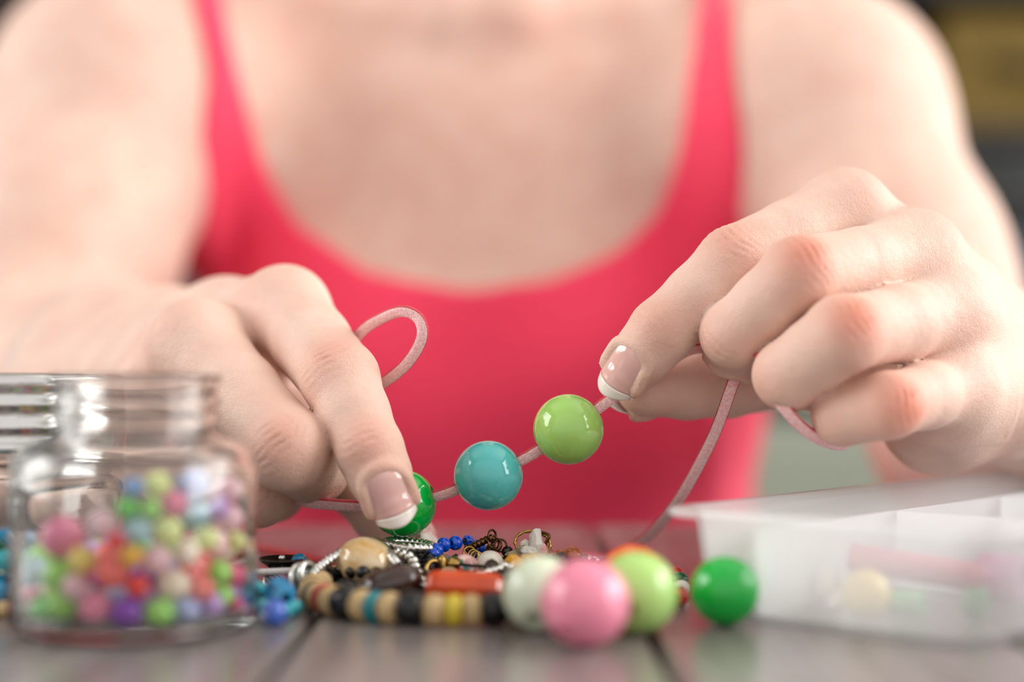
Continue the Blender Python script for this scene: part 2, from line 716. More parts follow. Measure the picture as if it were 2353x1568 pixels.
def surface_nets(ax, D):
    h = ax[0][1] - ax[0][0]
    ins = D < 0
    nx, ny, nz = D.shape
    cnt = np.zeros((nx - 1, ny - 1, nz - 1), np.uint8)
    for a in (0, 1):
        for b in (0, 1):
            for c in (0, 1):
                cnt += ins[a:nx - 1 + a, b:ny - 1 + b, c:nz - 1 + c]
    act = np.argwhere((cnt > 0) & (cnt < 8))
    idx = np.full(cnt.shape, -1, np.int32)
    idx[act[:, 0], act[:, 1], act[:, 2]] = np.arange(len(act))
    cor = [(a, b, c) for a in (0, 1) for b in (0, 1) for c in (0, 1)]
    val = {o: D[act[:, 0] + o[0], act[:, 1] + o[1], act[:, 2] + o[2]] for o in cor}
    acc = np.zeros((len(act), 3))
    n = np.zeros(len(act))
    for o in cor:
        for k in range(3):
            if o[k] == 0:
                q = list(o)
                q[k] = 1
                q = tuple(q)
                va, vb = val[o], val[q]
                cr = (va < 0) != (vb < 0)
                t = np.where(cr, va / np.where(cr, va - vb, 1), 0)
                p = np.array(o, float)[None, :].repeat(len(act), 0)
                p[:, k] = t
                acc += p * cr[:, None]
                n += cr
    v = act + acc / n[:, None]
    v = v * h + np.array([ax[0][0], ax[1][0], ax[2][0]])
    quads = []
    for k in range(3):
        s0 = [slice(1, nx - 1), slice(1, ny - 1), slice(1, nz - 1)]
        s1 = list(s0)
        s0[k] = slice(0, D.shape[k] - 1)
        s1[k] = slice(1, D.shape[k])
        a, b = ins[tuple(s0)], ins[tuple(s1)]
        e = np.argwhere(a != b)
        base = e.copy()
        i1, i2 = [i for i in range(3) if i != k]
        base[:, i1] += 1
        base[:, i2] += 1
        c = []
        for (u, w) in ((1, 1), (0, 1), (0, 0), (1, 0)):
            q = base.copy()
            q[:, i1] -= u
            q[:, i2] -= w
            c.append(idx[q[:, 0], q[:, 1], q[:, 2]])
        f = np.stack(c, 1)
        flip = a[e[:, 0], e[:, 1], e[:, 2]]
        if k == 1:
            flip = ~flip
        f[~flip] = f[~flip][:, ::-1]
        quads.append(f)
    return v, np.concatenate(quads)


def relax(v, f, it, lam=0.5, mu=-0.52):
    e = np.concatenate([f[:, [0, 1]], f[:, [1, 2]], f[:, [2, 3]], f[:, [3, 0]]])
    deg = np.zeros(len(v))
    np.add.at(deg, e[:, 0], 1)
    np.add.at(deg, e[:, 1], 1)
    deg = np.maximum(deg, 1)
    for i in range(it):
        for l in (lam, mu):
            s = np.zeros_like(v)
            for j in range(3):
                s[:, j] = np.bincount(e[:, 0], v[e[:, 1], j], len(v)) + np.bincount(e[:, 1], v[e[:, 0], j], len(v))
            v = v + l * (s / deg[:, None] - v)
    return v


def compact(v, f):
    used = np.unique(f)
    mp = np.full(len(v), -1, np.int64)
    mp[used] = np.arange(len(used))
    return v[used], mp[f]


def unit(v):
    v = np.asarray(v, float)
    return v / (np.linalg.norm(v) + 1e-9)


# ---- digits
class Digit:
    def __init__(s, joints, radii, nail=None):
        """joints J0..Jn ; radii at J0, mid, J1, mid, ... ; nail=(normal, width, length, free, start)"""
        s.J = [np.asarray(j, float) for j in joints]
        s.R = radii
        s.prims = []
        n = len(s.J)
        for i in range(n - 1):
            a, b = s.J[i], s.J[i + 1]
            m = a * 0.5 + b * 0.5
            s.prims.append(Seg(a, m, radii[2 * i], radii[2 * i + 1]))
            s.prims.append(Seg(m, b, radii[2 * i + 1], radii[2 * i + 2]))
        s.nail = nail

    def dorsal(s, i):
        d = -(unit(s.J[i - 1] - s.J[i]) + unit(s.J[i + 1] - s.J[i]))
        return unit(d)


def nail_patch(fsdf, D, T, n, width, length, free, start, nu=17, nv=26):
    """follow the finger surface; returns rows of points (nv, nu, 3) and frame"""
    t = unit(T - D)
    n = unit(n - t * (n @ t))
    s = np.cross(t, n)
    us = np.linspace(-1, 1, nu)
    vs = np.linspace(0, 1, nv)
    rows = np.zeros((nv, nu, 3))
    hgt = np.zeros((nv, nu))
    for j, v in enumerate(vs):
        for i, u in enumerate(us):
            lo_ = 0.9 + 0.0
            along = start + 1.9 * u * u * (1 - v) + v * (length - 2.6 * u * u * v ** 3) - 1.9 * u * u * (1 - v) * v
            rows[j, i] = D + t * along + s * (u * width / 2 * (0.90 + 0.10 * math.sin(min(1, v * 1.4) * math.pi / 2)))
    pts = rows + n * 22.0
    dist = np.zeros((nv, nu))
    for _ in range(60):
        d = fsdf(pts)
        pts = pts - n * np.clip(d, -1, 4)[..., None] * 0.9
    h = (pts - rows) @ n
    # keep the arch of the row where the finger still carries it, then run straight on past the tip
    vb = 1.0 - free / length
    jb = int(vb * (nv - 1)) - 3
    u2 = us ** 2
    for j in range(nv):
        if j > jb:
            slope = (h[jb] - h[jb - 6]) / 6.0
            h[j] = h[jb] + slope * (j - jb) * 0.85
    arch = width * 0.13
    h0 = h[:, nu // 2][:, None]
    hh = 0.55 * h + 0.45 * (h0 - arch * u2[None, :])
    rows = rows + n * (hh + 0.32 - 0.30 * u2[None, :] - 0.22 * np.clip(1 - vs * 8, 0, 1)[:, None])[..., None]
    return rows, t, n, s, vb


def shell(rows, n, th):
    """closed thin solid from a grid of points"""
    nv, nu, _ = rows.shape
    a = rows.reshape(-1, 3)
    b = a - n * th
    vs = np.concatenate([a, b])
    N = nv * nu
    fs = []
    for j in range(nv - 1):
        for i in range(nu - 1):
            p = j * nu + i
            fs.append((p, p + 1, p + nu + 1, p + nu))
            fs.append((N + p, N + p + nu, N + p + nu + 1, N + p + 1))
    loop = [i for i in range(nu)] + [j * nu + nu - 1 for j in range(1, nv)] + [(nv - 1) * nu + i for i in range(nu - 2, -1, -1)] + \
           [j * nu for j in range(nv - 2, 0, -1)]
    for q in range(len(loop)):
        x, y = loop[q], loop[(q + 1) % len(loop)]
        fs.append((y, x, N + x, N + y))
    return vs, fs


M_skin = skin_material()
M_nail = pmat('nail_pink', rgb(232, 184, 178), 0.12, sss=0.3, sss_s=0.001, coat=0.6, noise=0.06, nscale=300)
M_ntip = pmat('nail_white', rgb(240, 230, 222), 0.15, coat=0.5, noise=0.03, nscale=300)

# ---- hand at the picture's right (the person's left hand), held up over the plastic box
HR = {}
HR['index'] = Digit([P(1940, 492, 369), P(1688, 606, 353), P(1520, 762, 350), P(1443, 858, 352)],
                    [10.2, 9.0, 8.7, 7.7, 7.5, 6.9, 5.7],
                    nail=(0.36 * np.array([-0.77, 0, 0.64]) + np.array([0, -0.93, 0.05]), 9.6, 13.6, 2.6, 1.3))
HR['middle'] = Digit([P(2105, 592, 362), P(1838, 630, 335), P(1688, 768, 343), P(1690, 812, 356)],
                     [10.2, 8.6, 8.4, 7.7, 7.6, 7.0, 6.2],
                     nail=(np.array([-0.55, -0.1, -0.83]), 9.0, 11.5, 2.6, 1.0))
HR['ring'] = Digit([P(2172, 722, 354), P(1938, 768, 325), P(1812, 862, 334), P(1838, 872, 350)],
                   [9.8, 8.4, 8.1, 7.5, 7.4, 6.9, 6.0])
HR['pinky'] = Digit([P(2198, 890, 351), P(2040, 932, 326), P(1936, 955, 333), P(1952, 948, 348)],
                    [8.8, 7.2, 6.9, 6.3, 6.3, 5.9, 5.2])
HR['thumb'] = Digit([P(1880, 850, 398), P(1672, 878, 374), P(1480, 893, 362)],
                    [10.0, 8.6, 8.7, 8.2, 6.7],
                    nail=(np.array([-0.2, 0.92, -0.3]), 10.5, 13.5, 3.0, 1.6))
WR_R = P(2352, 872, 425)
EL_R = P(2245, 1000, 556)
SH_R = P(1888, 268, 655)

# ---- hand at the picture's left (the person's right hand), pinching the green bead
HL = {}
HL['index'] = Digit([P(655, 714, 386), P(782, 872, 354), P(850, 1036, 341), P(897, 1152, 339)],
                    [10.9, 9.6, 9.0, 7.9, 7.5, 7.0, 5.7],
                    nail=(np.array([0.16, -1.0, 0.0]), 9.6, 13.4, 2.6, 1.0))
HL['middle'] = Digit([P(452, 792, 376), P(662, 1034, 345), P(722, 1078, 362), P(735, 1070, 378)],
                     [11.0, 9.4, 9.2, 8.2, 8.0, 7.4, 6.5])
HL['ring'] = Digit([P(372, 890, 386), P(590, 1128, 362), P(630, 1128, 382), P(650, 1110, 396)],
                   [10.5, 8.8, 8.4, 7.6, 7.4, 7.0, 6.2])
HL['pinky'] = Digit([P(318, 985, 398), P(490, 1150, 382), P(540, 1120, 396), P(560, 1095, 408)],
                    [9.2, 7.4, 7.0, 6.4, 6.3, 6.0, 5.3])
HL['thumb'] = Digit([P(700, 985, 412), P(830, 1112, 388), P(940, 1246, 369)],
                    [10.6, 8.8, 8.9, 8.2, 6.8],
                    nail=(np.array([0.83, 0.12, 0.56]), 10.0, 15.0, 4.2, 2.6))
WR_L = P(338, 838, 446)
EL_L = P(28, 958, 556)
SH_L = P(268, 235, 655)


def hand_base(H, wr, el, sh, cmc, heel):
    mc = [H[k].J[0] for k in ('index', 'middle', 'ring', 'pinky')]
    lat = unit(mc[0] - mc[3])
    fwd = unit((mc[1] + mc[2]) / 2 - wr)
    lat = unit(lat - fwd * (lat @ fwd))
    pal = np.cross(fwd, lat)
    # palmar side: where the thumb root lies
    if (cmc - wr) @ pal < 0:
        pal = -pal
    prims = []
    offs = (10, 4, -4, -11)
    rr = (10.2, 10.4, 10.0, 9.0)
    for m, o, r in zip(mc, offs, rr):
        w = wr + lat * o + fwd * 6
        mid = (w + m) / 2 - pal * 1.0
        prims += [Seg(w, mid, 12.0, 11.0), Seg(mid, m, 11.0, r)]
        prims.append(Seg(w + pal * 6, m * 0.85 + w * 0.15 + pal * 6.5, 11.0, 8.5))
    prims.append(Seg(wr + lat * -8 + pal * 8 + fwd * 10, heel, 13, 11))
    prims.append(Seg(heel, mc[3] + pal * 6 - fwd * 6, 11, 8))
    prims.append(Seg(cmc, H['thumb'].J[0], 13.0, 10.5))
    prims.append(Seg(cmc * 0.5 + H['thumb'].J[0] * 0.5, mc[0] * 0.75 + wr * 0.25 + pal * 4, 8, 7))
    fa = unit(el - wr)
    fl = unit(lat - fa * (lat @ fa))
    arm = [Seg(wr + fl * 8.5, wr * 0.62 + el * 0.38 + fl * 11, 17.0, 26), Seg(wr - fl * 8.5, wr * 0.62 + el * 0.38 - fl * 11, 17.0, 26),
           Seg(wr * 0.62 + el * 0.38, wr * 0.22 + el * 0.78, 31, 36), Seg(wr * 0.22 + el * 0.78, el, 36, 35),
           Seg(el, el * 0.5 + sh * 0.5, 35, 42), Seg(el * 0.5 + sh * 0.5, sh, 42, 49)]
    return prims, arm, fa


baseR, armR, faR = hand_base(HR, WR_R, EL_R, SH_R, P(2160, 905, 412), P(2150, 968, 378))
baseL, armL, faL = hand_base(HL, WR_L, EL_L, SH_L, P(520, 960, 440), P(330, 1010, 420))


def finish_hand(H, base, arm, tagname):
    """nail folds, then the body of the hand; returns Body, nail meshes"""
    order = ['thumb', 'ring', 'pinky', 'middle', 'index']
    nails = []
    for k in order:
        d = H[k]
        if d.nail is None:
            continue
        n, w, l, fr, ext = d.nail
        st = np.linalg.norm(d.J[-1] - d.J[-2]) + d.R[-1] + ext - l

        def fs(p, d=d):
            return gdist(d.prims, 2.5, p[..., 0], p[..., 1], p[..., 2])
        rows, t, nn, s, vb = nail_patch(fs, d.J[-2], d.J[-1], n, w, l, fr, st)
        nails.append((k, rows, nn, vb))
        # raised fold of skin round the root and the sides
        nv = rows.shape[0]
        e = int(nv * 0.72)
        line = [rows[j, 0] - s * 0.55 for j in range(e, 0, -3)] + [rows[0, i] - t * 0.45 for i in range(0, rows.shape[1], 2)] + \
               [rows[j, -1] + s * 0.55 for j in range(1, e, 3)]
        for a, b in zip(line[:-1], line[1:]):
            d.prims.append(Seg(a - nn * 0.80, b - nn * 0.80, 0.80, 0.80))
    digits = [(H[k].prims, 2.5 if H[k].nail is None else 1.6, 5.0) for k in order]
    return Body([(base, 9.0, 9.0), (arm, 14.0, 10.0)], digits), nails


bodyR, nailsR = finish_hand(HR, baseR, armR, 'R')
bodyL, nailsL = finish_hand(HL, baseL, armL, 'L')

# ---- torso, neck, head, legs
BX = -14.0
NOTCH = P(1085, 30, 655)


def bp_(x, y, z):
    return np.array([BX + x, y, z])


torso = [Ell(bp_(0, 735, 95), (128, 84, 150)), Ell(bp_(0, 738, -40), (126, 104, 150)), Ell(bp_(0, 750, -190), (142, 112, 110)),
         Ell(bp_(-58, 682, 48), (62, 50, 62)), Ell(bp_(58, 682, 48), (62, 50, 62)),
         Seg(bp_(-105, 722, 168), bp_(105, 722, 168), 52, 52), Ell(bp_(0, 705, 130), (110, 55, 85)),
         Seg(bp_(-60, 735, 205), bp_(60, 735, 205), 38, 38)]
clav = [Seg(bp_(-16, 664, 204), bp_(-128, 690, 222), 9, 9), Seg(bp_(16, 664, 204), bp_(128, 690, 222), 9, 9)]
neck = [Seg(bp_(0, 722, 215), bp_(0, 705, 330), 50, 48), Seg(bp_(-12, 662, 206), bp_(-40, 690, 320), 9, 10),
        Seg(bp_(12, 662, 206), bp_(40, 690, 320), 9, 10), Seg(bp_(-40, 738, 262), bp_(-120, 738, 212), 28, 26),
        Seg(bp_(40, 738, 262), bp_(120, 738, 212), 28, 26)]
HC = bp_(0, 690, 425)
head = [Ell(HC + [0, 12, 25], (76, 92, 88)), Ell(HC + [0, -28, -30], (58, 62, 72)), Ell(HC + [0, -62, -82], (26, 24, 20)),
        Seg(HC + [0, -86, 2], HC + [0, -103, -28], 7, 11), Seg(HC + [-18, -88, -58], HC + [18, -88, -58], 8, 8),
        Ell(HC + [-78, 12, -8], (9, 18, 30)), Ell(HC + [78, 12, -8], (9, 18, 30)), Seg(HC + [-34, -78, 26], HC + [34, -78, 26], 12, 12)]
legs = []
for sx in (-1, 1):
    hip, knee, ank = bp_(sx * 85, 740, -240), bp_(sx * 105, 330, -245), bp_(sx * 105, 360, -660)
    legs += [Seg(hip, knee, 78, 56), Seg(knee, ank, 54, 36), Seg(ank, ank + [0, -110, -48], 34, 28)]
shoulders = [Ell(SH_L + [6, 6, -6], (52, 52, 60)), Ell(SH_R + [-6, 6, -6], (52, 52, 60)),
             Seg(SH_L, bp_(-75, 735, 190), 46, 42), Seg(SH_R, bp_(75, 735, 190), 46, 42)]
CUTR, CUTL = WR_R + faR * 34, WR_L + faL * 34
person_body = Body([(torso, 40, 40), (shoulders, 30, 30), (clav, 6, 14), (neck, 14, 22), (head, 14, 16),
                    (armR, 14, 16), (armL, 14, 16), (baseR, 9, 10), (baseL, 9, 10)], [])

VS, FS, FLUSH_SHADE = [], [], []
off = 0


def flush_shade_of(v, spots):
    f = np.zeros(len(v))
    for c, r, a in spots:
        f = np.maximum(f, a * np.exp(-np.sum((v - c) ** 2, 1) / (r * r)))
    return f


def add_piece(v, f, spots):
    global off
    v, f = compact(v, f)
    VS.append(v)
    FS.append(f + off)
    FLUSH_SHADE.append(flush_shade_of(v, spots))
    off += len(v)


def crease(v, c, t, n, amp, wid, lam, lat_w, seed):
    q = v - c
    u = q @ t
    s = np.cross(t, n)
    w = q @ s
    m = np.exp(-(u / wid) ** 2) * np.clip((q @ n) / 3.0, 0, 1) * np.exp(-(w / lat_w) ** 4) * (np.linalg.norm(q, axis=1) < 16)
    uu = u + 0.35 * np.sin(w * 0.7 + seed) + 0.04 * w * w
    wave = np.clip(np.cos(2 * math.pi * uu / lam + seed) * 1.4 - 0.4, 0, 1) * (0.6 + 0.4 * np.sin(w * 1.1 + 2 * seed))
    return -amp * m * wave


def hand_piece(body, H, cut, fa, h, red, cre, lo, hi):
    ax, D = body.grid(lo, hi, h)
    v, f = surface_nets(ax, D)
    keep = ((v[f].mean(1) - cut) @ fa) < 1.0
    v, f = compact(v, f[keep])
    v = relax(v, f, 3)
    # normals for the displaced creases
    a, b = v[f[:, 2]] - v[f[:, 0]], v[f[:, 3]] - v[f[:, 1]]
    fn = np.cross(a, b)
    nr = np.zeros_like(v)
    for j in range(4):
        for k in range(3):
            nr[:, k] += np.bincount(f[:, j], fn[:, k], len(v))
    nr /= np.linalg.norm(nr, axis=1)[:, None] + 1e-9
    disp = np.zeros(len(v))
    for c in cre:
        disp += crease(v, *c)
    add_piece(v + nr * disp[:, None], f, red)


def joint_marks(H, mcp_n, which):
    red, cre = [], []
    for k, d in H.items():
        nj = len(d.J)
        n0 = mcp_n
        if k != 'thumb':
            red.append((d.J[0] + n0 * 9, 9.0, 0.16))
        for i in range(1, nj - 1):
            n = d.dorsal(i)
            straight = np.dot(unit(d.J[i] - d.J[i - 1]), unit(d.J[i + 1] - d.J[i])) > 0.93
            if straight and d.nail is not None:
                n = unit(d.nail[0])
            t = unit(d.J[i + 1] - d.J[i - 1])
            n = unit(n - t * (n @ t))
            rr = d.R[2 * i]
            red.append((d.J[i] + n * rr * 0.9, 7.2, which.get((k, i), 0.2)))
            cre.append((d.J[i], t, n, 0.48 if i == 1 else 0.34, 4.2 if i == 1 else 3.0, 1.9, rr * 0.8, 1.3 * i + len(k)))
        red.append((d.J[-1], 8.0, 0.16))
    return red, cre


redR, creR = joint_marks(HR, unit([0.4, -0.3, 0.85]), {('middle', 1): 0.75, ('ring', 1): 0.82, ('pinky', 1): 0.82, ('index', 1): 0.42, ('index', 2): 0.3})
redL, creL = joint_marks(HL, unit([-0.3, -0.4, 0.85]), {('index', 1): 0.36, ('index', 2): 0.34, ('middle', 1): 0.32})


def hbounds(H, base, cut):
    pr = [p for d in H.values() for p in d.prims] + base
    lo, hi = gbox(pr, 4)
    lo = np.minimum(lo, cut - 34)
    hi = np.maximum(hi, cut + 34)
    return lo, hi


lo, hi = hbounds(HR, baseR, CUTR)
hand_piece(bodyR, HR, CUTR, faR, 0.6, redR, creR, lo, hi)
lo, hi = hbounds(HL, baseL, CUTL)
hand_piece(bodyL, HL, CUTL, faL, 0.6, redL, creL, lo, hi)

ax, D = person_body.grid(np.array([-330, 395, -130.]), np.array([330, 860, 560.]), 3.2)
v, f = surface_nets(ax, D)
fc = v[f].mean(1)
# leave the hands to the fine pieces
nearR = ((fc - CUTR) @ faR < -1.0) & (np.linalg.norm(fc - WR_R, axis=1) < 150)
nearL = ((fc - CUTL) @ faL < -1.0) & (np.linalg.norm(fc - WR_L, axis=1) < 150)
v, f = compact(v, f[~(nearR | nearL)])
v = relax(v, f, 4)
body_spots = [(NOTCH + [0, -20, -60], 55, 0.12), (P(1290, 60, 640), 45, 0.16), (P(720, 40, 650), 40, 0.2), (EL_R, 60, 0.18), (EL_L, 55, 0.1),  # collarbone-hollow spots put shade into the colour; the others are reddened skin
              (HC + [30, -80, -20], 30, 0.15), (HC + [-30, -80, -20], 30, 0.15), (HC + [0, -95, -58], 16, 0.6)]
add_piece(v, f, body_spots)
# legs, coarser
lower = Body([(torso[1:3], 40, 40), (legs, 30, 40)], [])
ax, D = lower.grid(np.array([-260, 180, -760.]), np.array([240, 870, -100.]), 7.0)
v, f = surface_nets(ax, D)
keep = v[f].mean(1)[:, 2] < -125
v, f = compact(v, f[keep])
add_piece(relax(v, f, 4), f, [])

me = mesh_from('person', np.concatenate(VS), np.concatenate(FS), M_skin)
at_ = me.attributes.new('flush_shade', 'FLOAT', 'POINT')
at_.data.foreach_set('value', np.concatenate(FLUSH_SHADE).astype(np.float32))
person = bpy.data.objects.new('person', me)
COL.objects.link(person)
tag(person, 'person in a coral-red tank top threading round beads on a pink cord', 'person')


def child_mesh(name, vs, fs, mat, parent, smooth=True):
    o = link(name, mesh_from(name, vs, fs, mat, smooth), None)
    o.parent = parent
    return o


for k, rows, nn, vb in nailsR + nailsL:
    nv = rows.shape[0]
    jb = int(round(vb * (nv - 1)))
    vs, fs = shell(rows[:jb + 1], nn, 0.55)
    nb = child_mesh('fingernail', vs, fs, M_nail, person)
    vs, fs = shell(rows[jb:], nn, 0.6)
    child_mesh('nail_tip', vs, fs, M_ntip, nb)

# ---- clothes
M_top = pmat('coral_jersey', rgb(255, 58, 98), 0.75, noise=0.10, nscale=900, bump=0.12, bscale=1500, sheen=0.25)
M_jean = pmat('dark_denim', rgb(44, 52, 74), 0.85, noise=0.25, nscale=700)
M_shoe = pmat('dark_shoe_canvas', rgb(40, 40, 44), 0.8, noise=0.2, nscale=500)
M_hair = pmat('brown_hair', rgb(84, 56, 38), 0.45, noise=0.4, nscale=60, stretch=(12, 12, 1))


class Offset(Body):
    def grid(s, lo, hi, h):
        ax, D = Body.grid(s, lo, hi, h)
        return ax, D - s.o


def inside_poly(px, py, poly):
    c = np.zeros(len(px), bool)
    n = len(poly)
    for i in range(n):
        x1, y1 = poly[i]
        x2, y2 = poly[(i + 1) % n]
        k = ((y1 > py) != (y2 > py)) & (px < (x2 - x1) * (py - y1) / (y2 - y1 + 1e-9) + x1)
        c ^= k
    return c


shirt_sdf = Offset([(torso, 40, 40), (shoulders, 30, 30), (clav, 6, 14)], [])
shirt_sdf.o = 2.2
ax, D = shirt_sdf.grid(np.array([-235, 560, -290.]), np.array([215, 880, 300.]), 3.0)
# soft vertical folds running from the armpits
v, f = surface_nets(ax, D)
v = relax(v, f, 4)
px_, py_ = proj(v)
front = v[:, 1] < 735
neckline = [(500, -400), (512, 0), (540, 150), (598, 350), (690, 510), (850, 622), (1050, 660), (1250, 645), (1400, 585), (1505, 480), (1565, 330),
            (1592, 150), (1602, 0), (1612, -400)]
strap_out = [(415, -400), (440, 0), (478, 150), (462, 280), (415, 430), (372, 620), (330, 900), (300, 1400), (300, 3500),
             (1960, 3500), (1960, 1400), (1900, 1000), (1800, 700), (1735, 500), (1712, 330), (1690, 150), (1684, 0), (1690, -400)]
ok_front = inside_poly(px_, py_, strap_out) & ~inside_poly(px_, py_, neckline)
xb = np.abs(v[:, 0] - BX)
ok_back = (v[:, 2] < 95 + 0.30 * np.maximum(0, 60 - np.abs(xb - 108))) & (xb < 150)
ok_back |= (np.abs(xb - 106) < 11) & (v[:, 2] >= 90)
ok = np.where(front, ok_front, ok_back)
fk = ok[f].all(1)
v, f = compact(v, f[fk])
# smooth the cut hems
e = np.sort(np.concatenate([f[:, [0, 1]], f[:, [1, 2]], f[:, [2, 3]], f[:, [3, 0]]]), 1)
ue, cn = np.unique(e, axis=0, return_counts=True)
be = ue[cn == 1]
for _ in range(12):
    s = np.zeros_like(v)
    dg = np.zeros(len(v))
    for a, b in ((0, 1), (1, 0)):
        np.add.at(s, be[:, a], v[be[:, b]])
        np.add.at(dg, be[:, a], 1)
    m = dg > 0
    v[m] = 0.5 * v[m] + 0.5 * s[m] / dg[m][:, None]
qx, qy = proj(v)
fold = 4.0 * np.exp(-((qx - (470 + 0.02 * (qy - 300))) / 45) ** 2) - 3.5 * np.exp(-((qx - 535 - 0.03 * (qy - 400)) / 30) ** 2)
fold += 2.5 * np.exp(-((qx - 1640) / 40) ** 2) + 2.0 * np.sin((qx + 0.6 * qy) / 90.0) * np.exp(-((qy - 800) / 160) ** 2) * (v[:, 1] < 700)
fold *= np.clip((qy - 330) / 200, 0, 1) * (v[:, 1] < 760)
v[:, 1] -= fold
top = child_mesh('tank_top', v, f, M_top, person)
sm = top.modifiers.new('thickness', 'SOLIDIFY')
sm.thickness = 0.0018
sm.offset = 1.0

jeans = Offset([(torso[2:3], 40, 40), (legs, 30, 40)], [])
jeans.o = 6.0
ax, D = jeans.grid(np.array([-270, 170, -780.]), np.array([250, 880, -60.]), 7.0)
v, f = surface_nets(ax, D)
zc = v[f].mean(1)[:, 2]
v2, f2 = compact(v, f[(zc < -150) & (zc > -640)])
child_mesh('jeans', relax(v2, f2, 4), f2, M_jean, person)
xc = v[f].mean(1)[:, 0]
for side in (xc < BX, xc >= BX):
    v2, f2 = compact(v, f[(zc <= -645) & side])
    child_mesh('shoe', relax(v2, f2, 3), f2, M_shoe, person)
hair_b = Offset([([Ell(HC + [0, 22, 38], (84, 92, 92)), Ell(HC + [0, 62, -30], (70, 60, 90)), Seg(HC + [0, 112, -30], HC + [0, 122, -120], 26, 18)], 20, 20)], [])
hair_b.o = 0
ax, D = hair_b.grid(np.array([-140, 560, 230.]), np.array([120, 860, 580.]), 4.0)
v, f = surface_nets(ax, D)
q = v - HC
face = (q[:, 1] < -22) & (q[:, 2] < 62 - 0.004 * q[:, 0] ** 2)
v, f = compact(v, f[~face[f].any(1)])
child_mesh('hair', relax(v, f, 3), f, M_hair, person)
M_eye = pmat('eye_white', rgb(236, 232, 228), 0.1, noise=0.02)
M_iris = pmat('eye_iris', rgb(80, 62, 44), 0.1, noise=0.2, nscale=800)
for sx in (-1, 1):
    eo = child_mesh('eye', *(lambda m: (m.v, m.f))(MB().sphere(HC + np.array([sx * 31, -74, 6]), 12.5)), M_eye, person)
    child_mesh('iris', *(lambda m: (m.v, m.f))(MB().sphere(HC + np.array([sx * 31, -84.5, 4]), 5.5, scale=(1, 0.5, 1))), M_iris, eo)

# stool under the person
stool = empty('stool', (BX, 770, FL), 'dark wooden stool the person sits on', 'stool')
MB().lathe([(0, -338), (165, -338), (175, -345), (175, -366), (0, -366)], 40, origin=(BX, 770, 0)).build('seat', M_dark, stool)
for a in range(4):
    t = math.pi / 4 + a * math.pi / 2
    MB().tube([(BX + 120 * math.cos(t), 770 + 120 * math.sin(t), -366), (BX + 160 * math.cos(t), 770 + 160 * math.sin(t), FL)], 16, 10).build('leg', M_dark, stool)

# ------------------------------------------------------------------ furniture far behind the person
M_case = pmat('bookcase_black_brown', rgb(40, 33, 30), 0.6, noise=0.25, nscale=12, stretch=(1, 1, 6))
M_olive = pmat('olive_mustard_fabric', rgb(120, 96, 38), 0.85, noise=0.25, nscale=60)
M_black = pmat('black_plastic', rgb(14, 14, 17), 0.5, noise=0.1, nscale=40)
M_sofa = pmat('grey_green_upholstery', rgb(150, 154, 140), 0.9, noise=0.15, nscale=200)
M_post = pmat('brown_door_wood', rgb(62, 44, 36), 0.6, noise=0.3, nscale=10, stretch=(6, 6, 1))
case = empty('bookcase', (830, 2380, FL), 'black-brown bookcase against the back wall behind the arm', 'bookcase')
for x in (480, 1180):
    MB().box(x, x + 26, 2230, 2540, FL, 1150, 2).build('side_panel', M_case, case, False)
for z in (FL + 20, -330, 80, 272, 389, 610, 1120):
    MB().box(506, 1180, 2230, 2530, z, z + 26, 2).build('shelf', M_case, case, False)
MB().box(480, 1206, 2540, 2552, FL, 1150).build('back_panel', M_case, case, False)
bsk = empty('storage_basket', (800, 2370, 415), 'olive-yellow fabric storage basket on the bookcase', 'basket')
rg = []
for z, i in ((415, 24), (421, 10), (560, 0), (582, 0)):
    rg.append([(640 + i, 2250 + i, z), (900 - i, 2250 + i, z), (900 - i, 2480 - i, z), (640 + i, 2480 - i, z)])
MB().loft(rg).build('body', M_olive, bsk, False)
MB().tube([(710, 2248, 520), (720, 2236, 505), (770, 2232, 498), (820, 2236, 505), (830, 2248, 520)], 7, 8).build('handle', M_case, bsk)
spk = empty('loudspeaker', (820, 2370, 298), 'black loudspeaker box on the bookcase below the olive basket', 'loudspeaker')
MB().box(600, 1060, 2245, 2490, 298, 386, 6).build('cabinet', M_black, spk, False)
for x in (700, 960):
    cn_o = link('cone', MB().lathe([(0, 0), (26, -5), (32, 0), (35, 5), (35, 8)], 28).mesh('cone', M_black, True, True), spk, (x - 820, 2243 - 2370, 44))
    cn_o.rotation_euler = (math.pi / 2, 0, 0)
M_blanket = pmat('slate_blue_wool', rgb(104, 110, 120), 0.95, noise=0.2, nscale=300)
for k, (x0, x1, z0, z1, nm) in enumerate(((600, 1020, 106, 158, 'slate-grey folded blanket at the bottom of the stack below the loudspeaker'),
                                          (610, 1010, 158.5, 208, 'slate-grey folded blanket in the middle of the stack below the loudspeaker'),
                                          (605, 1000, 208.5, 256, 'slate-grey folded blanket on top of the stack below the loudspeaker'))):
    tag(MB().box(x0, x1, 2244, 2480, z0, z1, 12).build('folded_blanket', M_blanket, None, False), nm, 'blanket', 'blankets on the bookcase')
sofa = empty('sofa', (900, 1900, FL), 'grey-green sofa standing behind the person', 'sofa')
MB().box(230, 1500, 1980, 2120, FL + 60, -10, 40).build('backrest', M_sofa, sofa, False)
MB().box(230, 1500, 1560, 1985, FL + 60, -300, 40).build('seat', M_sofa, sofa, False)
for x in (230, 1380):
    MB().box(x - 60, x + 80, 1540, 2130, FL + 60, -130, 30).build('armrest', M_sofa, sofa, False)
    for y in (1600, 2060):
        MB().lathe([(0, 0), (18, 0), (24, 60), (0, 60)], 14, origin=(x, y, FL)).build('leg', M_dark, sofa)
door = structure(MB().box(-1000, -735, 2660, 2699, FL, 1300, 4).build('door_1', M_post, None, False))
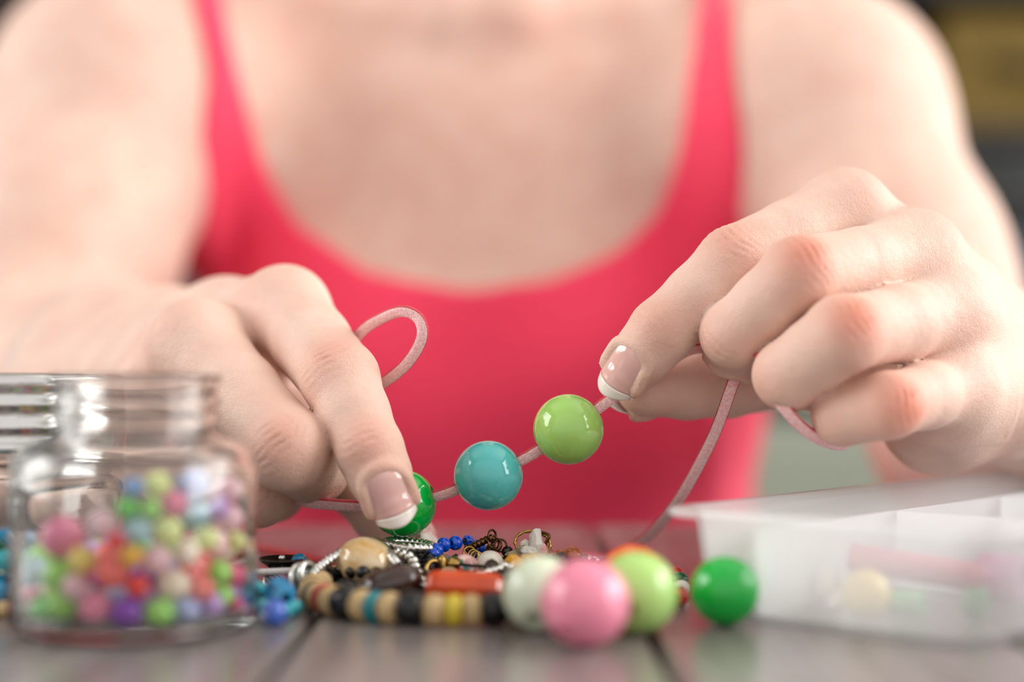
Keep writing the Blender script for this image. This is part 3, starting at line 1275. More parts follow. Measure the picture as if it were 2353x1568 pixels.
MB().box(-800, -770, 2600, 2660, 230, 242, 3).build('door_handle', pmat('brushed_steel', rgb(170, 170, 172), 0.3, 1.0, noise=0.1), door, False)

# ------------------------------------------------------------------ beads
BEAD_COL = {
    'teal': rgb(84, 186, 184), 'lime': rgb(160, 206, 104), 'green': rgb(0, 178, 62), 'pink': rgb(238, 140, 166),
    'light green': rgb(176, 216, 122), 'ivory': rgb(216, 226, 200), 'orange': rgb(246, 104, 52), 'yellow': rgb(244, 214, 120)}


def bead_mesh(name, r, hole, mat, seg=40, rings=24, sq=1.0):
    a0 = math.asin(min(0.95, hole / r))
    prof = []
    for i in range(rings + 1):
        t = a0 + (math.pi - 2 * a0) * i / rings
        prof.append((r * math.sin(t), r * sq * math.cos(t)))
    prof += [(hole, -r * sq * math.cos(a0) * 0.93), (hole, r * sq * math.cos(a0) * 0.93)]
    return MB().lathe(prof, seg, True).mesh(name, mat, True, True)


def plastic(cname, col):
    return pmat('bead_plastic_' + cname.replace(' ', '_'), col, 0.10, coat=0.35, sss=0.12, sss_s=0.003, noise=0.03, nscale=150)


def put_bead(name, c, r, mat, axis=(0, 0, 1), hole=1.3, sq=1.0, seg=40, rings=24):
    return link(name, bead_mesh(name, r, hole, mat, seg, rings, sq), None, c, quat_to(axis))


BG, BT, BL = P(926, 1158, 352), P(1122, 1093, 350), P(1306, 987, 350)
tag(put_bead('round_bead', BG, 7.75, plastic('green', BEAD_COL['green']), BT - BG, 1.7, 1, 56, 36), 'glossy green round bead pinched between finger and thumb', 'bead', 'beads threaded on the pink cord')
tag(put_bead('round_bead', BT, 8.0, plastic('teal', BEAD_COL['teal']), P(1240, 1030, 350) - P(1000, 1142, 350), 1.7, 1, 56, 36), 'glossy turquoise round bead in the middle of the pink cord', 'bead', 'beads threaded on the pink cord')
tag(put_bead('round_bead', BL, 8.1, plastic('lime', BEAD_COL['lime']), P(1375, 938, 350) - P(1235, 1036, 350), 1.7, 1, 56, 36), 'glossy lime-green round bead hanging on the pink cord below the fingernail', 'bead', 'beads threaded on the pink cord')


def loose(px, py, r, cname, label, axis):
    c = PZ(px, py, r)
    return tag(put_bead('round_bead', c, r, plastic(cname, BEAD_COL[cname]), axis, 1.6, 1, 56, 36), label, 'bead', 'loose round beads on the table')


loose(1345, 1385, 8.0, 'pink', 'glossy pink round bead lying on the table by the wooden bracelet', (0.5, 0.6, 0.7))
loose(1463, 1362, 7.8, 'light green', 'pale green round bead lying on the table in front of the orange bead', (0.3, 0.9, 0.3))
loose(1242, 1364, 7.3, 'ivory', 'ivory white round bead lying against the end of the wooden bracelet', (0.2, 0.8, 0.6))
loose(1455, 1329, 7.0, 'orange', 'orange round bead lying behind the pale green one', (0.6, 0.7, 0.2))
loose(1665, 1358, 6.75, 'green', 'bright green round bead lying on the table against the plastic box', (0.15, 0.25, 1))

# ------------------------------------------------------------------ the pink suede cord, one continuous strip
M_cord = pmat('pink_suede', rgb(255, 222, 220), 0.95, noise=0.22, nscale=1700, bump=0.4, bscale=2600, color2=rgb(246, 172, 178), sheen=0.3)
cord_pts = [PZ(1250, 1283, 1.0), PZ(1345, 1284, 1.0), PZ(1405, 1282, 1.2), P(1452, 1262, 392), P(1505, 1216, 381), P(1568, 1135, 367), P(1640, 1000, 356), P(1683, 884, 351),
            P(1702, 836, 362), P(1722, 812, 352), P(1746, 822, 337), P(1766, 876, 332), P(1800, 935, 331), P(1850, 988, 333), P(1905, 1018, 337),
            P(1955, 1018, 345), P(1990, 960, 362), P(1900, 890, 372), P(1760, 845, 369), P(1605, 800, 359), P(1500, 862, 354), P(1410, 913, 350),
            P(1372, 940, 350), BL, P(1238, 1034, 350), P(1192, 1060, 350), BT, P(1050, 1124, 350.5), P(1000, 1141, 351), BG, P(848, 1164, 353),
            P(770, 1160, 356), P(695, 1151, 361), P(640, 1120, 374), P(690, 1010, 392), P(800, 925, 374), P(880, 880, 362), P(938, 832, 356),
            P(970, 775, 353), P(962, 732, 353), P(925, 715, 355), P(875, 732, 361), P(826, 768, 368), P(772, 850, 392), P(735, 960, 398), P(690, 1060, 396)]
cpath = catmull(cord_pts, 9)
M_cedge = pmat('coral_suede_edge', rgb(222, 84, 92), 0.95, noise=0.25, nscale=1800, bump=0.6, bscale=2600)
cm = MB().tube(cpath, 1, 12, flat=(2.8, 1.45), facing=(0.25, 1.0, 0.55))
cord = cm.build('suede_cord', M_cord)
cord.data.materials.append(M_cedge)
for i, pl_ in enumerate(cord.data.polygons):
    if len(pl_.vertices) == 4 and abs(math.cos(2 * math.pi * (i % 12 + 1) / 12)) > 0.708:
        pl_.material_index = 1
tag(cord, 'pink suede cord strung through three beads and looped round both hands', 'cord')

M_redcord = pmat('red_satin_cord', rgb(222, 22, 36), 0.5, noise=0.15, nscale=900)
tag(MB().tube(catmull([PZ(520, 1252, 0.9), PZ(600, 1262, 0.9), PZ(660, 1273, 0.9), PZ(735, 1288, 0.9), PZ(800, 1298, 0.9), PZ(840, 1290, 0.9)], 8), 0.9, 10).build('satin_cord', M_redcord),
    'red satin cord lying on the table behind the jewellery pile', 'cord')

# ------------------------------------------------------------------ open glass jar of small beads
M_glass = pmat('jar_glass', (0.985, 0.995, 0.99, 1), 0.0, trans=1.0, noise=0.015, nscale=30)
M_glass.node_tree.nodes['Principled BSDF'].inputs['IOR'].default_value = 1.42
JC = np.array([(313 - CX) / FPX * 295, 295.0, 0.0])


def jar_mesh(R, nr, zsh, ztop, th=1.7, rings=2):
    o = [(0, 0.6), (R * 0.8, 0.5), (R * 0.86, 0), (R - 2.2, 0), (R - 0.7, 0.8), (R, 2.6), (R, zsh - 4.2), (R - 0.6, zsh - 2.4), (R - 2.0, zsh - 0.9), (R - 4.0, zsh - 0.1),
         (nr + 1.6, zsh + 1.0), (nr + 0.3, zsh + 1.8), (nr, zsh + 3.0)]
    z = zsh + 3.6
    for _ in range(rings):
        o += [(nr, z), (nr + 0.7, z + 0.8), (nr + 0.7, z + 1.3), (nr, z + 2.2)]
        z += 3.0
    o += [(nr, ztop - 2.0), (nr + 0.9, ztop - 1.2), (nr + 0.9, ztop - 0.4), (nr + 0.3, ztop)]
    i = [(nr - th + 0.4, ztop), (nr - th, ztop - 0.6), (nr - th, zsh + 2.2), (nr - th + 0.8, zsh - 0.4), (R - 4.5, zsh - 1.9), (R - th - 0.9, zsh - 3.2), (R - th, zsh - 5),
         (R - th, 5.0), (R - th - 0.8, 3.4), (R - th - 2.6, 2.6), (0, 2.4)]
    return MB().lathe(o + i, 72)


jar = empty('glass_jar', JC, 'open clear glass jar half full of small pastel beads', 'jar')
jm = jar_mesh(23.4, 15.4, 36.0, 48.8)
jm.v = [(x + JC[0], y + JC[1], z) for x, y, z in jm.v]
outward(jm.build('jar_body', M_glass, jar).data)

JB = {'sky blue': (120, 160, 214), 'pale yellow': (232, 240, 160), 'lavender': (176, 186, 232), 'pale pink': (246, 200, 208), 'leaf green': (96, 200, 64),
      'light green': (164, 226, 110), 'rose pink': (240, 140, 170), 'pale blue': (172, 206, 216), 'lilac': (190, 150, 216), 'red': (236, 30, 24), 'orange yellow': (246, 184, 44),
      'yellow': (244, 216, 110), 'salmon': (252, 110, 100), 'cream': (248, 230, 206), 'purple': (140, 60, 186), 'hot pink': (238, 84, 140)}
front = [(308, 1124, 24, 'sky blue'), (362, 1119, 30, 'pale yellow'), (440, 1124, 37, 'lavender'), (536, 1128, 33, 'pale pink'), (304, 1173, 26, 'leaf green'),
         (345, 1170, 24, 'light green'), (388, 1168, 30, 'rose pink'), (446, 1186, 33, 'pale blue'), (495, 1168, 25, 'lilac'), (531, 1192, 32, 'pale pink'),
         (147, 1240, 50, 'rose pink'), (245, 1210, 34, 'pale pink'), (277, 1238, 22, 'red'), (317, 1222, 33, 'pale blue'), (380, 1232, 34, 'pale yellow'),
         (455, 1232, 30, 'pale yellow'), (308, 1272, 27, 'orange yellow'), (192, 1297, 32, 'yellow'), (366, 1286, 36, 'pale pink'), (262, 1312, 40, 'salmon'),
         (76, 1311, 33, 'pale blue'), (147, 1320, 37, 'light green'), (504, 1250, 36, 'pale pink'), (556, 1248, 24, 'pale yellow'), (384, 1340, 36, 'cream'),
         (446, 1310, 36, 'salmon'), (504, 1315, 30, 'light green'), (558, 1322, 28, 'hot pink'), (312, 1348, 28, 'red'), (67, 1376, 24, 'rose pink'),
         (103, 1402, 31, 'leaf green'), (147, 1392, 34, 'light green'), (223, 1383, 37, 'rose pink'), (290, 1414, 37, 'purple'), (366, 1407, 34, 'light green'),
         (424, 1391, 33, 'lavender'), (482, 1387, 30, 'lilac'), (536, 1387, 28, 'light green'), (566, 1391, 20, 'hot pink'), (420, 1262, 30, 'cream'),
         (190, 1352, 30, 'pale pink'), (446, 1352, 28, 'salmon')]
JM = {k: pmat('small_bead_' + k.replace(' ', '_'), rgb(*c), 0.3, sss=0.25, sss_s=0.002, noise=0.04, nscale=200, coat=0.15) for k, c in JB.items()}
pos, rad, coln, fixd = [], [], [], []
for px, py, rp, cn_ in front:
    z = 285.0
    for _ in range(3):
        r = rp * z / FPX
        x = (px - CX) / FPX * z
        dx = np.clip(abs(x - JC[0]), 0, 20.6 - r)
        z = JC[1] - math.sqrt(max(0, (21.3 - r) ** 2 - dx * dx)) + 0.2
    p = P(px, py, z)
    p[2] = max(p[2], 2.7 + r)
    pos.append(p)
    rad.append(r)
    coln.append(cn_)
    fixd.append(True)
keys = list(JB)
for k in range(62):
    r = random.uniform(2.5, 3.1)
    a, q = random.uniform(0, 2 * math.pi), 17.5 * math.sqrt(random.random())
    x, y = q * math.cos(a), q * math.sin(a)
    top_z = 16 + 10 * min(1, max(0, (x + 6) / 14))
    pos.append(np.array([JC[0] + x, JC[1] + abs(y) * 0.6 + 2.5, random.uniform(6, top_z)]))
    rad.append(r)
    coln.append(random.choice(keys))
    fixd.append(False)
pos, rad, fixd = np.array(pos), np.array(rad), np.array(fixd)
for it in range(260):
    d = pos[:, None] - pos[None]
    L = np.linalg.norm(d, axis=2) + np.eye(len(pos)) * 100
    ov = np.maximum(0, rad[:, None] + rad[None] - L)
    push = (d / L[..., None] * ov[..., None] * 0.4).sum(1)
    pos += push * np.where(fixd, 0.12, 1.0)[:, None]
    pos[~fixd, 2] -= 0.05
    q = pos[:, :2] - JC[:2]
    qn = np.linalg.norm(q, axis=1)
    lim = 21.4 - rad
    s_ = np.where(qn > lim, lim / np.maximum(qn, 1e-6), 1)
    pos[:, :2] = JC[:2] + q * s_[:, None]
    pos[:, 2] = np.maximum(pos[:, 2], 2.75 + rad)
unit_bead = {k: bead_mesh('small_bead', 3.0, 0.5, JM[k], 20, 12) for k in JB}
for p, r, c in zip(pos, rad, coln):
    if p[2] + r > 34:
        continue
    o = link('small_bead', unit_bead[c], None, p, quat_to((random.gauss(0, 1), random.gauss(0, 1), random.gauss(0, 1))))
    o.scale = (r / 3.0,) * 3
    if r > 3.9:
        tag(o, 'biggest rose pink bead lying on the heap inside the open glass jar', 'bead', 'small beads in the glass jar')
    else:
        tag(o, 'small %s pearly bead inside the open glass jar' % c, 'bead', 'small %s beads in the glass jar' % c)

# ---- second jar, closed with a bright metal lid
JC2 = np.array([(25 - CX) / FPX * 353, 353.0, 0.0])
M_steel = pmat('bright_lid_metal', rgb(214, 212, 210), 0.16, 1.0, noise=0.06, nscale=300)
jar2 = empty('glass_jar', JC2, 'closed clear glass jar with a ridged silver lid behind the open jar', 'jar')
jm = jar_mesh(25.6, 21.0, 30.0, 46.0, rings=1)
jm.v = [(x + JC2[0], y + JC2[1], z) for x, y, z in jm.v]
outward(jm.build('jar_body', M_glass, jar2).data)
lp = [(0, 49.2), (23.6, 49.2), (24.8, 48.9), (25.3, 48.2), (25.3, 46.0), (24.7, 45.2), (24.7, 43.6), (25.5, 42.8), (25.5, 42.0), (24.7, 41.2), (24.7, 38.6), (25.5, 37.8), (25.5, 37.0),
      (24.7, 36.2), (24.7, 34.6), (25.3, 33.9), (25.7, 32.9), (25.4, 32.0), (24.4, 32.0), (24.2, 47.6), (0, 47.8)]
MB().lathe(lp, 72, origin=JC2).build('lid', M_steel, jar2)

# ------------------------------------------------------------------ translucent plastic box with compartments
M_box = frosted_material('frosted_polypropylene', (0.97, 0.975, 0.985, 1), 0.58)
ua, va = math.radians(-42), math.radians(48)
bu, bv = np.array([math.cos(ua), math.sin(ua), 0]), np.array([math.cos(va), math.sin(va), 0])
BLc = PZ(1505, 1166, 22.0)
BLc[2] = 0
LU, LV, BH = 73.0, 172.0, 22.0
box = empty('plastic_box', BLc + bu * LU / 2 + bv * LV / 2, 'translucent white plastic compartment box with bits and beads inside', 'box')


def rrect(inset, z, rc, n=6):
    pts = []
    for cu, cv, a0 in ((inset + rc, inset + rc, math.pi), (LU - inset - rc, inset + rc, 1.5 * math.pi), (LU - inset - rc, LV - inset - rc, 0), (inset + rc, LV - inset - rc, 0.5 * math.pi)):
        for k in range(n + 1):
            a = a0 + math.pi / 2 * k / n
            pts.append(BLc + bu * (cu + rc * math.cos(a)) + bv * (cv + rc * math.sin(a)) + np.array([0, 0, z]))
    return pts


m = MB()
m.loft([rrect(7.5, 0.0, 5), rrect(6.0, 0.9, 6.5), rrect(3.9, 19.8, 7), rrect(0.5, 20.2, 7), rrect(0.0, 20.8, 7), rrect(0.0, 21.5, 7), rrect(0.6, 22.0, 7), rrect(3.6, 22.0, 7), rrect(4.9, 20.5, 6.5),
        rrect(6.9, 1.8, 6), rrect(8.2, 1.2, 5)], True)
m.build('tray', M_box, box)


def wallpiece(u0, v0, u1, v1, h, th=0.9):
    a, b = BLc + bu * u0 + bv * v0, BLc + bu * u1 + bv * v1
    s = unit(np.cross(b - a, [0, 0, 1])) * th / 2
    r0 = [a - s, b - s, b + s, a + s]
    MB().loft([[p + np.array([0, 0, 1.5]) for p in r0], [p + np.array([0, 0, h]) for p in r0]]).build('divider', M_box, box, False)


wallpiece(20.5, 6, 20.5, LV - 6, 18.5)
wallpiece(21.2, 62, LU - 5.2, 62, 18.5)
wallpiece(21.2, 116, LU - 5.2, 116, 18.5)

# things lying in the box
yb = PZ(1990, 1364, 1.6 + 4.7)
tag(put_bead('round_bead', yb, 4.7, plastic('yellow', BEAD_COL['yellow']), (0.3, 0.5, 0.8), 1.2, 1, 40, 24), 'pale yellow round bead lying inside the translucent plastic box', 'bead')
M_ptube = pmat('pink_lilac_tube', rgb(226, 132, 150), 0.3, noise=0.1, nscale=120)
a, b = P(1948, 1280, 314), P(2262, 1330, 306)
tb = MB().tube([a, a + (b - a) * 0.02, a + (b - a) * 0.98, b], [2.2, 2.9, 2.9, 2.2], 16).build('tube', M_ptube)
tag(tb, 'long pink tube resting slantwise inside the translucent plastic box', 'tube')
M_mint = pmat('mint_green_plastic', rgb(150, 214, 160), 0.3, noise=0.06, nscale=150)
M_sea = pmat('sea_green_plastic', rgb(86, 170, 116), 0.3, noise=0.06, nscale=150)
M_lil = pmat('lilac_pink_plastic', rgb(222, 150, 200), 0.3, noise=0.06, nscale=150)
M_pearl = pmat('pearl_white', rgb(226, 220, 206), 0.16, 0.0, coat=0.6, noise=0.08, nscale=250, sss=0.2)
for (px, py, ln, r, mt, lab) in ((2085, 1388, 6.5, 2.6, M_mint, 'mint green tube bead lying beside the yellow bead in the box'),
                                 (2245, 1388, 4.0, 3.0, M_sea, 'sea green tube bead lying under the pink tube in the box'),
                                 (2325, 1368, 9.0, 5.2, M_lil, 'lilac pink drum bead at the corner inside the plastic box'),
                                 (1905, 1350, 3.5, 3.4, M_pearl, 'cream drum bead lying behind the yellow bead in the box')):
    c = PZ(px, py, 1.6 + r) if r < 5 else BLc + bu * 50 + bv * 52 + np.array([0, 0, 1.6 + r])
    ax_ = np.array([0.85, -0.5, 0]) if r < 5 else bu
    o = link('tube_bead', MB().lathe([(0.8, -ln / 2), (r - 0.4, -ln / 2), (r, -ln / 2 + 0.4), (r, ln / 2 - 0.4), (r - 0.4, ln / 2), (0.8, ln / 2)], 24, True).mesh('tube_bead', mt, True, True), None, c, quat_to(ax_))
    tag(o, lab, 'bead')
tag(put_bead('round_bead', PZ(1918, 1392, 1.5 + 1.8), 1.8, pmat('silver_metal', rgb(232, 230, 226), 0.32, 1.0, noise=0.12, nscale=500), (1, 0.3, 0.2), 0.5, 1, 20, 12), 'tiny silver bead lying in front of the yellow one in the box', 'bead')

# ------------------------------------------------------------------ pile of jewellery
M_silver = pmat('silver_metal', rgb(206, 204, 200), 0.2, 1.0)
M_oxid = pmat('oxidised_silver', rgb(120, 118, 114), 0.35, 1.0, noise=0.6, nscale=1200, bump=0.6, bscale=1800)
M_bronze = pmat('antique_bronze', rgb(120, 88, 56), 0.3, 1.0, noise=0.5, nscale=700)
M_gold = pmat('gilt_brass', rgb(196, 160, 92), 0.22, 1.0, noise=0.25, nscale=600)
M_iron = pmat('dark_gunmetal', rgb(72, 66, 62), 0.25, 1.0, noise=0.2, nscale=500)
M_blue = pmat('cobalt_glass', rgb(0, 82, 216), 0.08, coat=0.6, noise=0.2, nscale=300, sss=0.1)
M_tan = pmat('tan_wood', rgb(214, 182, 130), 0.45, noise=0.25, nscale=500)
M_blk = pmat('black_lacquer', rgb(16, 17, 22), 0.25, noise=0.1, nscale=400)
M_redw = pmat('red_lacquer', rgb(176, 52, 40), 0.4, noise=0.15, nscale=400)
M_tealw = pmat('teal_lacquer', rgb(0, 132, 146), 0.3, noise=0.15, nscale=400)
M_yelw = pmat('yellow_lacquer', rgb(222, 196, 60), 0.35, noise=0.15, nscale=400)
M_brn = pmat('dark_brown_wood', rgb(66, 42, 34), 0.35, noise=0.35, nscale=300)
M_agate = pmat('banded_agate', rgb(232, 214, 182), 0.12, noise=0.5, nscale=130, color2=rgb(204, 160, 92), coat=0.5, sss=0.3, stretch=(1, 1, 3))
M_carn = pmat('carnelian_glass', rgb(228, 78, 4), 0.14, noise=0.25, nscale=160, coat=0.6, sss=0.4, sss_s=0.003, trans=0.15)
M_smoke = pmat('smoky_brown_stone', rgb(58, 36, 32), 0.15, noise=0.3, nscale=200, coat=0.4)
M_turq = pmat('turquoise_crystal', rgb(0, 150, 206), 0.05, noise=0.5, nscale=260, coat=0.8)
M_peri = pmat('periwinkle_glass', rgb(60, 104, 206), 0.08, noise=0.3, nscale=260, coat=0.6)
M_aqua = pmat('aqua_crystal', rgb(64, 190, 200), 0.05, noise=0.3, nscale=260, coat=0.8)
M_shell = pmat('white_shell', rgb(236, 230, 222), 0.4, noise=0.15, nscale=400, sss=0.2)
M_chip = pmat('beige_stone_chip', rgb(176, 158, 124), 0.4, noise=0.4, nscale=400)
M_amber = pmat('amber_yellow', rgb(226, 166, 44), 0.15, noise=0.3, nscale=300, sss=0.4, coat=0.4)
M_amberb = pmat('amber_brown', rgb(190, 104, 52), 0.15, noise=0.3, nscale=300, sss=0.3, coat=0.4)
M_clear = glass_material('crystal_clear', (0.9, 0.9, 0.88, 1), 1.6, 0.03)
M_string = pmat('black_cord', rgb(22, 20, 22), 0.8, noise=0.2, nscale=900)
M_wcord = pmat('white_wax_cord', rgb(226, 220, 222), 0.6, noise=0.08, nscale=900)
M_dgreen = pmat('bottle_green_glass', rgb(10, 96, 62), 0.08, coat=0.6, noise=0.2, nscale=300)
M_red = pmat('red_glass', rgb(206, 20, 28), 0.08, coat=0.6, noise=0.15, nscale=300)
M_floral = pmat('rose_lampwork_glass', rgb(226, 150, 152), 0.1, coat=0.6, noise=0.4, nscale=260, color2=rgb(240, 214, 206))


def faceted(r, seg=8):
    return MB().lathe([(r * 0.25, -r * 0.9), (r * 0.72, -r * 0.62), (r, 0), (r * 0.72, r * 0.62), (r * 0.25, r * 0.9)], seg, True)


def strand(label, beads, group=None, string=M_string, closed=False, name='bead_bracelet', cat='bracelet', srad=0.35):
    """beads: list of (point, r, thickness factor, material, kind)"""
    pts = [np.asarray(b[0], float) for b in beads]
    n = len(pts)
    c = np.mean(pts, axis=0)
    c[2] = max(0.0, min(p[2] - b[1] for p, b in zip(pts, beads)))
    e = empty(name, c, label, cat, group)
    cache = {}
    for i, (p, r, sq, mt, kd) in enumerate(beads):
        a = pts[(i - 1) % n] if (closed or i > 0) else pts[i]
        b = pts[(i + 1) % n] if (closed or i < n - 1) else pts[i]
        ax_ = b - a
        key = (round(r, 2), round(sq, 2), mt.name, kd)
        if key not in cache:
            if kd == 'facet':
                cache[key] = faceted(r).mesh('bead', mt, False, True)
            elif kd == 'disc':
                hw = r * sq
                cache[key] = MB().lathe([(0.5, -hw), (r * 0.72, -hw), (r * 0.93, -hw * 0.72), (r, -hw * 0.25), (r, hw * 0.25), (r * 0.93, hw * 0.72), (r * 0.72, hw), (0.5, hw)], 24, True).mesh('bead', mt, True, True)
            else:
                cache[key] = bead_mesh('bead', r, min(0.5, r * 0.3), mt, 22, 14, sq)
        o = link('bead', cache[key], e, pts[i] - c, quat_to(ax_ if np.linalg.norm(ax_) > 1e-6 else (1, 0, 0)))
    if n > 2:
        MB().tube(catmull(pts, 4, closed), srad, 6, closed=closed).build('string', string, e)
    return e


# wooden disc bracelet along the front
WC, WRAD = np.array([-11.0, 328.0]), 31.5
seq_r = [('k', 5.2), ('t', 3.9), ('y', 3.4), ('t', 3.3), ('k', 5.2), ('t', 3.8), ('t', 3.4), ('k', 5.0)]
seq_l = [('t', 3.9), ('b', 2.6), ('t', 3.8), ('k', 5.2), ('t', 4.0), ('r', 2.8), ('t', 3.0), ('n', 2.6), ('t', 4.0), ('n', 2.6), ('t', 3.4)]
cyc = [('t', 3.6), ('k', 5.0), ('t', 3.6), ('b', 2.8), ('t', 3.6), ('r', 2.8)]
wm = {'k': (M_blk, 3.35), 't': (M_tan, 3.15), 'y': (M_yelw, 3.15), 'b': (M_tealw, 3.15), 'r': (M_redw, 3.15), 'n': (M_brn, 3.1)}


def around(seq, a0, sgn):
    out, a = [], a0
    for c, w in seq:
        a += sgn * (w / 2 + 0.05) / WRAD
        mt, r = wm[c]
        out.append((a, r, w, mt))
        a += sgn * (w / 2 + 0.05) / WRAD
    return out, a


a_c = -math.pi / 2 - 0.36
ri, a_end = around(seq_r, a_c, 1)
le, l_end = around(seq_l, a_c, -1)
rest, k = [], 0
a = a_end
while a < l_end + 2 * math.pi - 0.10:
    c, w = cyc[k % 6]
    mt, r = wm[c]
    rest.append((a + w / 2 / WRAD, r, w, mt))
    a += (w + 0.1) / WRAD
    k += 1
allb = ri + rest + le[::-1]
strand('wooden disc bracelet in tan, black, teal, red and yellow fronting the jewellery pile',
       [(np.array([WC[0] + WRAD * math.cos(a), WC[1] + WRAD * math.sin(a), r]), r, w / 2 / r, mt, 'disc') for a, r, w, mt in allb], closed=True)


def ring_path(c, R, normal, n=28, ry=None):
    nn = unit(normal)
    u = unit(np.cross(nn, [0.123, 0.3, 1.0]))
    w = np.cross(nn, u)
    return [np.asarray(c) + u * (R * math.cos(2 * math.pi * i / n)) + w * ((ry or R) * math.sin(2 * math.pi * i / n)) for i in range(n)]


def loop_strand(label, c, R, ry, z0, dz, r, mt, kd='round', sq=1.0, rot=0.0, step=None, **kw):
    per = math.pi * (3 * (R + ry) - math.sqrt((3 * R + ry) * (R + 3 * ry)))
    n = max(6, int(per / (step or 2 * r * sq * 1.02)))
    bs = []
    for i in range(n):
        a = 2 * math.pi * i / n
        x, y = R * math.cos(a), ry * math.sin(a)
        bs.append((np.array([c[0] + x * math.cos(rot) - y * math.sin(rot), c[1] + x * math.sin(rot) + y * math.cos(rot), z0 + dz * math.sin(2 * a + rot)]), r, sq,
                   mt if not isinstance(mt, list) else mt[i % len(mt)], kd))
    return strand(label, bs, closed=True, **kw)


# hidden and half hidden strands that carry the pile
loop_strand('black glass bead bracelet coiled inside the wooden bracelet', (-20, 336), 17, 14, 2.4, 0.3, 2.2, M_blk)
loop_strand('dark brown wooden bead bracelet in the middle of the pile', (2, 340), 18, 12, 2.8, 0.4, 2.6, M_brn, rot=0.3)
loop_strand('clear and smoky crystal bracelet on top of the brown wooden beads', (-2, 343), 14, 9, 6.6, 0.5, 1.9, [M_clear, M_smoke, M_clear, M_gold], 'facet')
loop_strand('black and grey seed bead bracelet lying under the silver cable', (-28, 340), 10, 10, 5.6, 0.4, 1.5, [M_blk, M_iron], rot=0.5)
loop_strand('amber and bronze bead bracelet at the back of the pile', (16, 350), 13, 9, 2.6, 0.3, 2.3, [M_amberb, M_bronze, M_amberb, M_chip], rot=-0.4)

# agate, smoky stone, carnelian
ag = MB().sphere((0, 0, 0), 6.3, 32, 20, (1.08, 0.95, 0.92)).mesh('stone_bead', M_agate, True, True)
tag(link('stone_bead', ag, None, P(842, 1296, 336), quat_to((0.4, 0.2, 1))), 'big tan banded agate bead on the jewellery pile', 'bead')
sm_ = MB().sphere((0, 0, 0), 5.0, 14, 9, (1.45, 0.9, 0.78))
sm_.v = [tuple(np.array(v_) * (1 + 0.07 * math.sin(3 * v_[0] + 2 * v_[1] + v_[2] * 4))) for v_ in sm_.v]
tag(link('stone_bead', sm_.mesh('stone_bead', M_smoke, True, True), None, P(898, 1345, 320), Vector((0, 0, 1)).rotation_difference(Vector((-0.25, 0, 1)))), 'dark brown stone nugget in front of the agate bead', 'bead')
cb = MB().lathe([(0.8, -7.9), (2.9, -7.9), (3.7, -6.9), (3.95, -5.2), (3.95, 5.2), (3.7, 6.9), (2.9, 7.9), (0.8, 7.9)], 10, True).mesh('tube_bead', M_carn, False, True)
tag(link('tube_bead', cb, None, P(1068, 1356, 317), quat_to((1, -0.08, -0.03))), 'orange-red carnelian tube bead behind the wooden bracelet', 'bead')

# silver cable with its large-holed end bead
sc = empty('cable_bracelet', P(770, 1330, 332) * np.array([1, 1, 0]), 'silver cable bracelet arching over the agate bead with a large-holed end', 'bracelet')
pth = catmull([P(716, 1322, 331), P(740, 1300, 332), P(775, 1276, 334), P(812, 1256, 338), P(845, 1246, 341), P(872, 1252, 339), P(900, 1282, 333), P(914, 1300, 331)], 14)
MB().tube(pth, [1.05 + 0.18 * math.sin(i * 1.9) for i in range(len(pth))], 10).build('cable', M_silver, sc)
for cpt, R, rt in ((P(708, 1320, 331), 2.5, 0.75), (P(692, 1332, 333), 3.3, 0.7)):
    MB().tube(ring_path(cpt, R, (0.86, -0.5, 0.15)), rt, 10, closed=True).build('end_ring', M_silver, sc)
MB().tube([P(689, 1334, 334), P(707, 1321, 331)], [3.2, 2.5], 20).build('end_bead', pmat('mother_of_pearl', rgb(150, 160, 158), 0.2, 0.6, noise=0.5, nscale=300), sc)
# white cord, dark dish earring with blue stone
tag(MB().tube([P(560, 1318, 338), P(600, 1315, 337), P(650, 1313, 336), P(690, 1312, 337), P(720, 1318, 345)], 0.75, 8).build('wax_cord', M_wcord), 'thin white cord lying across the dark earring', 'cord')
ear = empty('earring', P(655, 1310, 344) * np.array([1, 1, 0]), 'dark silver dish earring with a blue stone beside the open jar', 'earring')
lp2 = P(650, 1298, 344)
MB().lathe([(0, -1.2), (3.2, -0.6), (5.2, 0.9), (5.6, 1.3), (5.3, 1.6), (3.2, 0.4), (0, -0.2)], 28, origin=lp2).build('dish', M_iron, ear)
MB().sphere(P(648, 1283, 344), 0.8, 12, 8).build('stud', M_silver, ear)
fm = faceted(2.1)
fm.v = [tuple(np.array(q) + P(688, 1292, 343)) for q in fm.v]
fm.build('stone', M_turq, ear, False)
MB().tube(ring_path(P(640, 1325, 343), 3.0, (0.2, -0.3, 1)), 0.5, 8, closed=True).build('hoop', M_oxid, ear)
MB().tube(ring_path(P(628, 1340, 342), 2.2, (0.5, -0.5, 0.6)), 0.4, 8, closed=True).build('hoop', M_silver, ear)

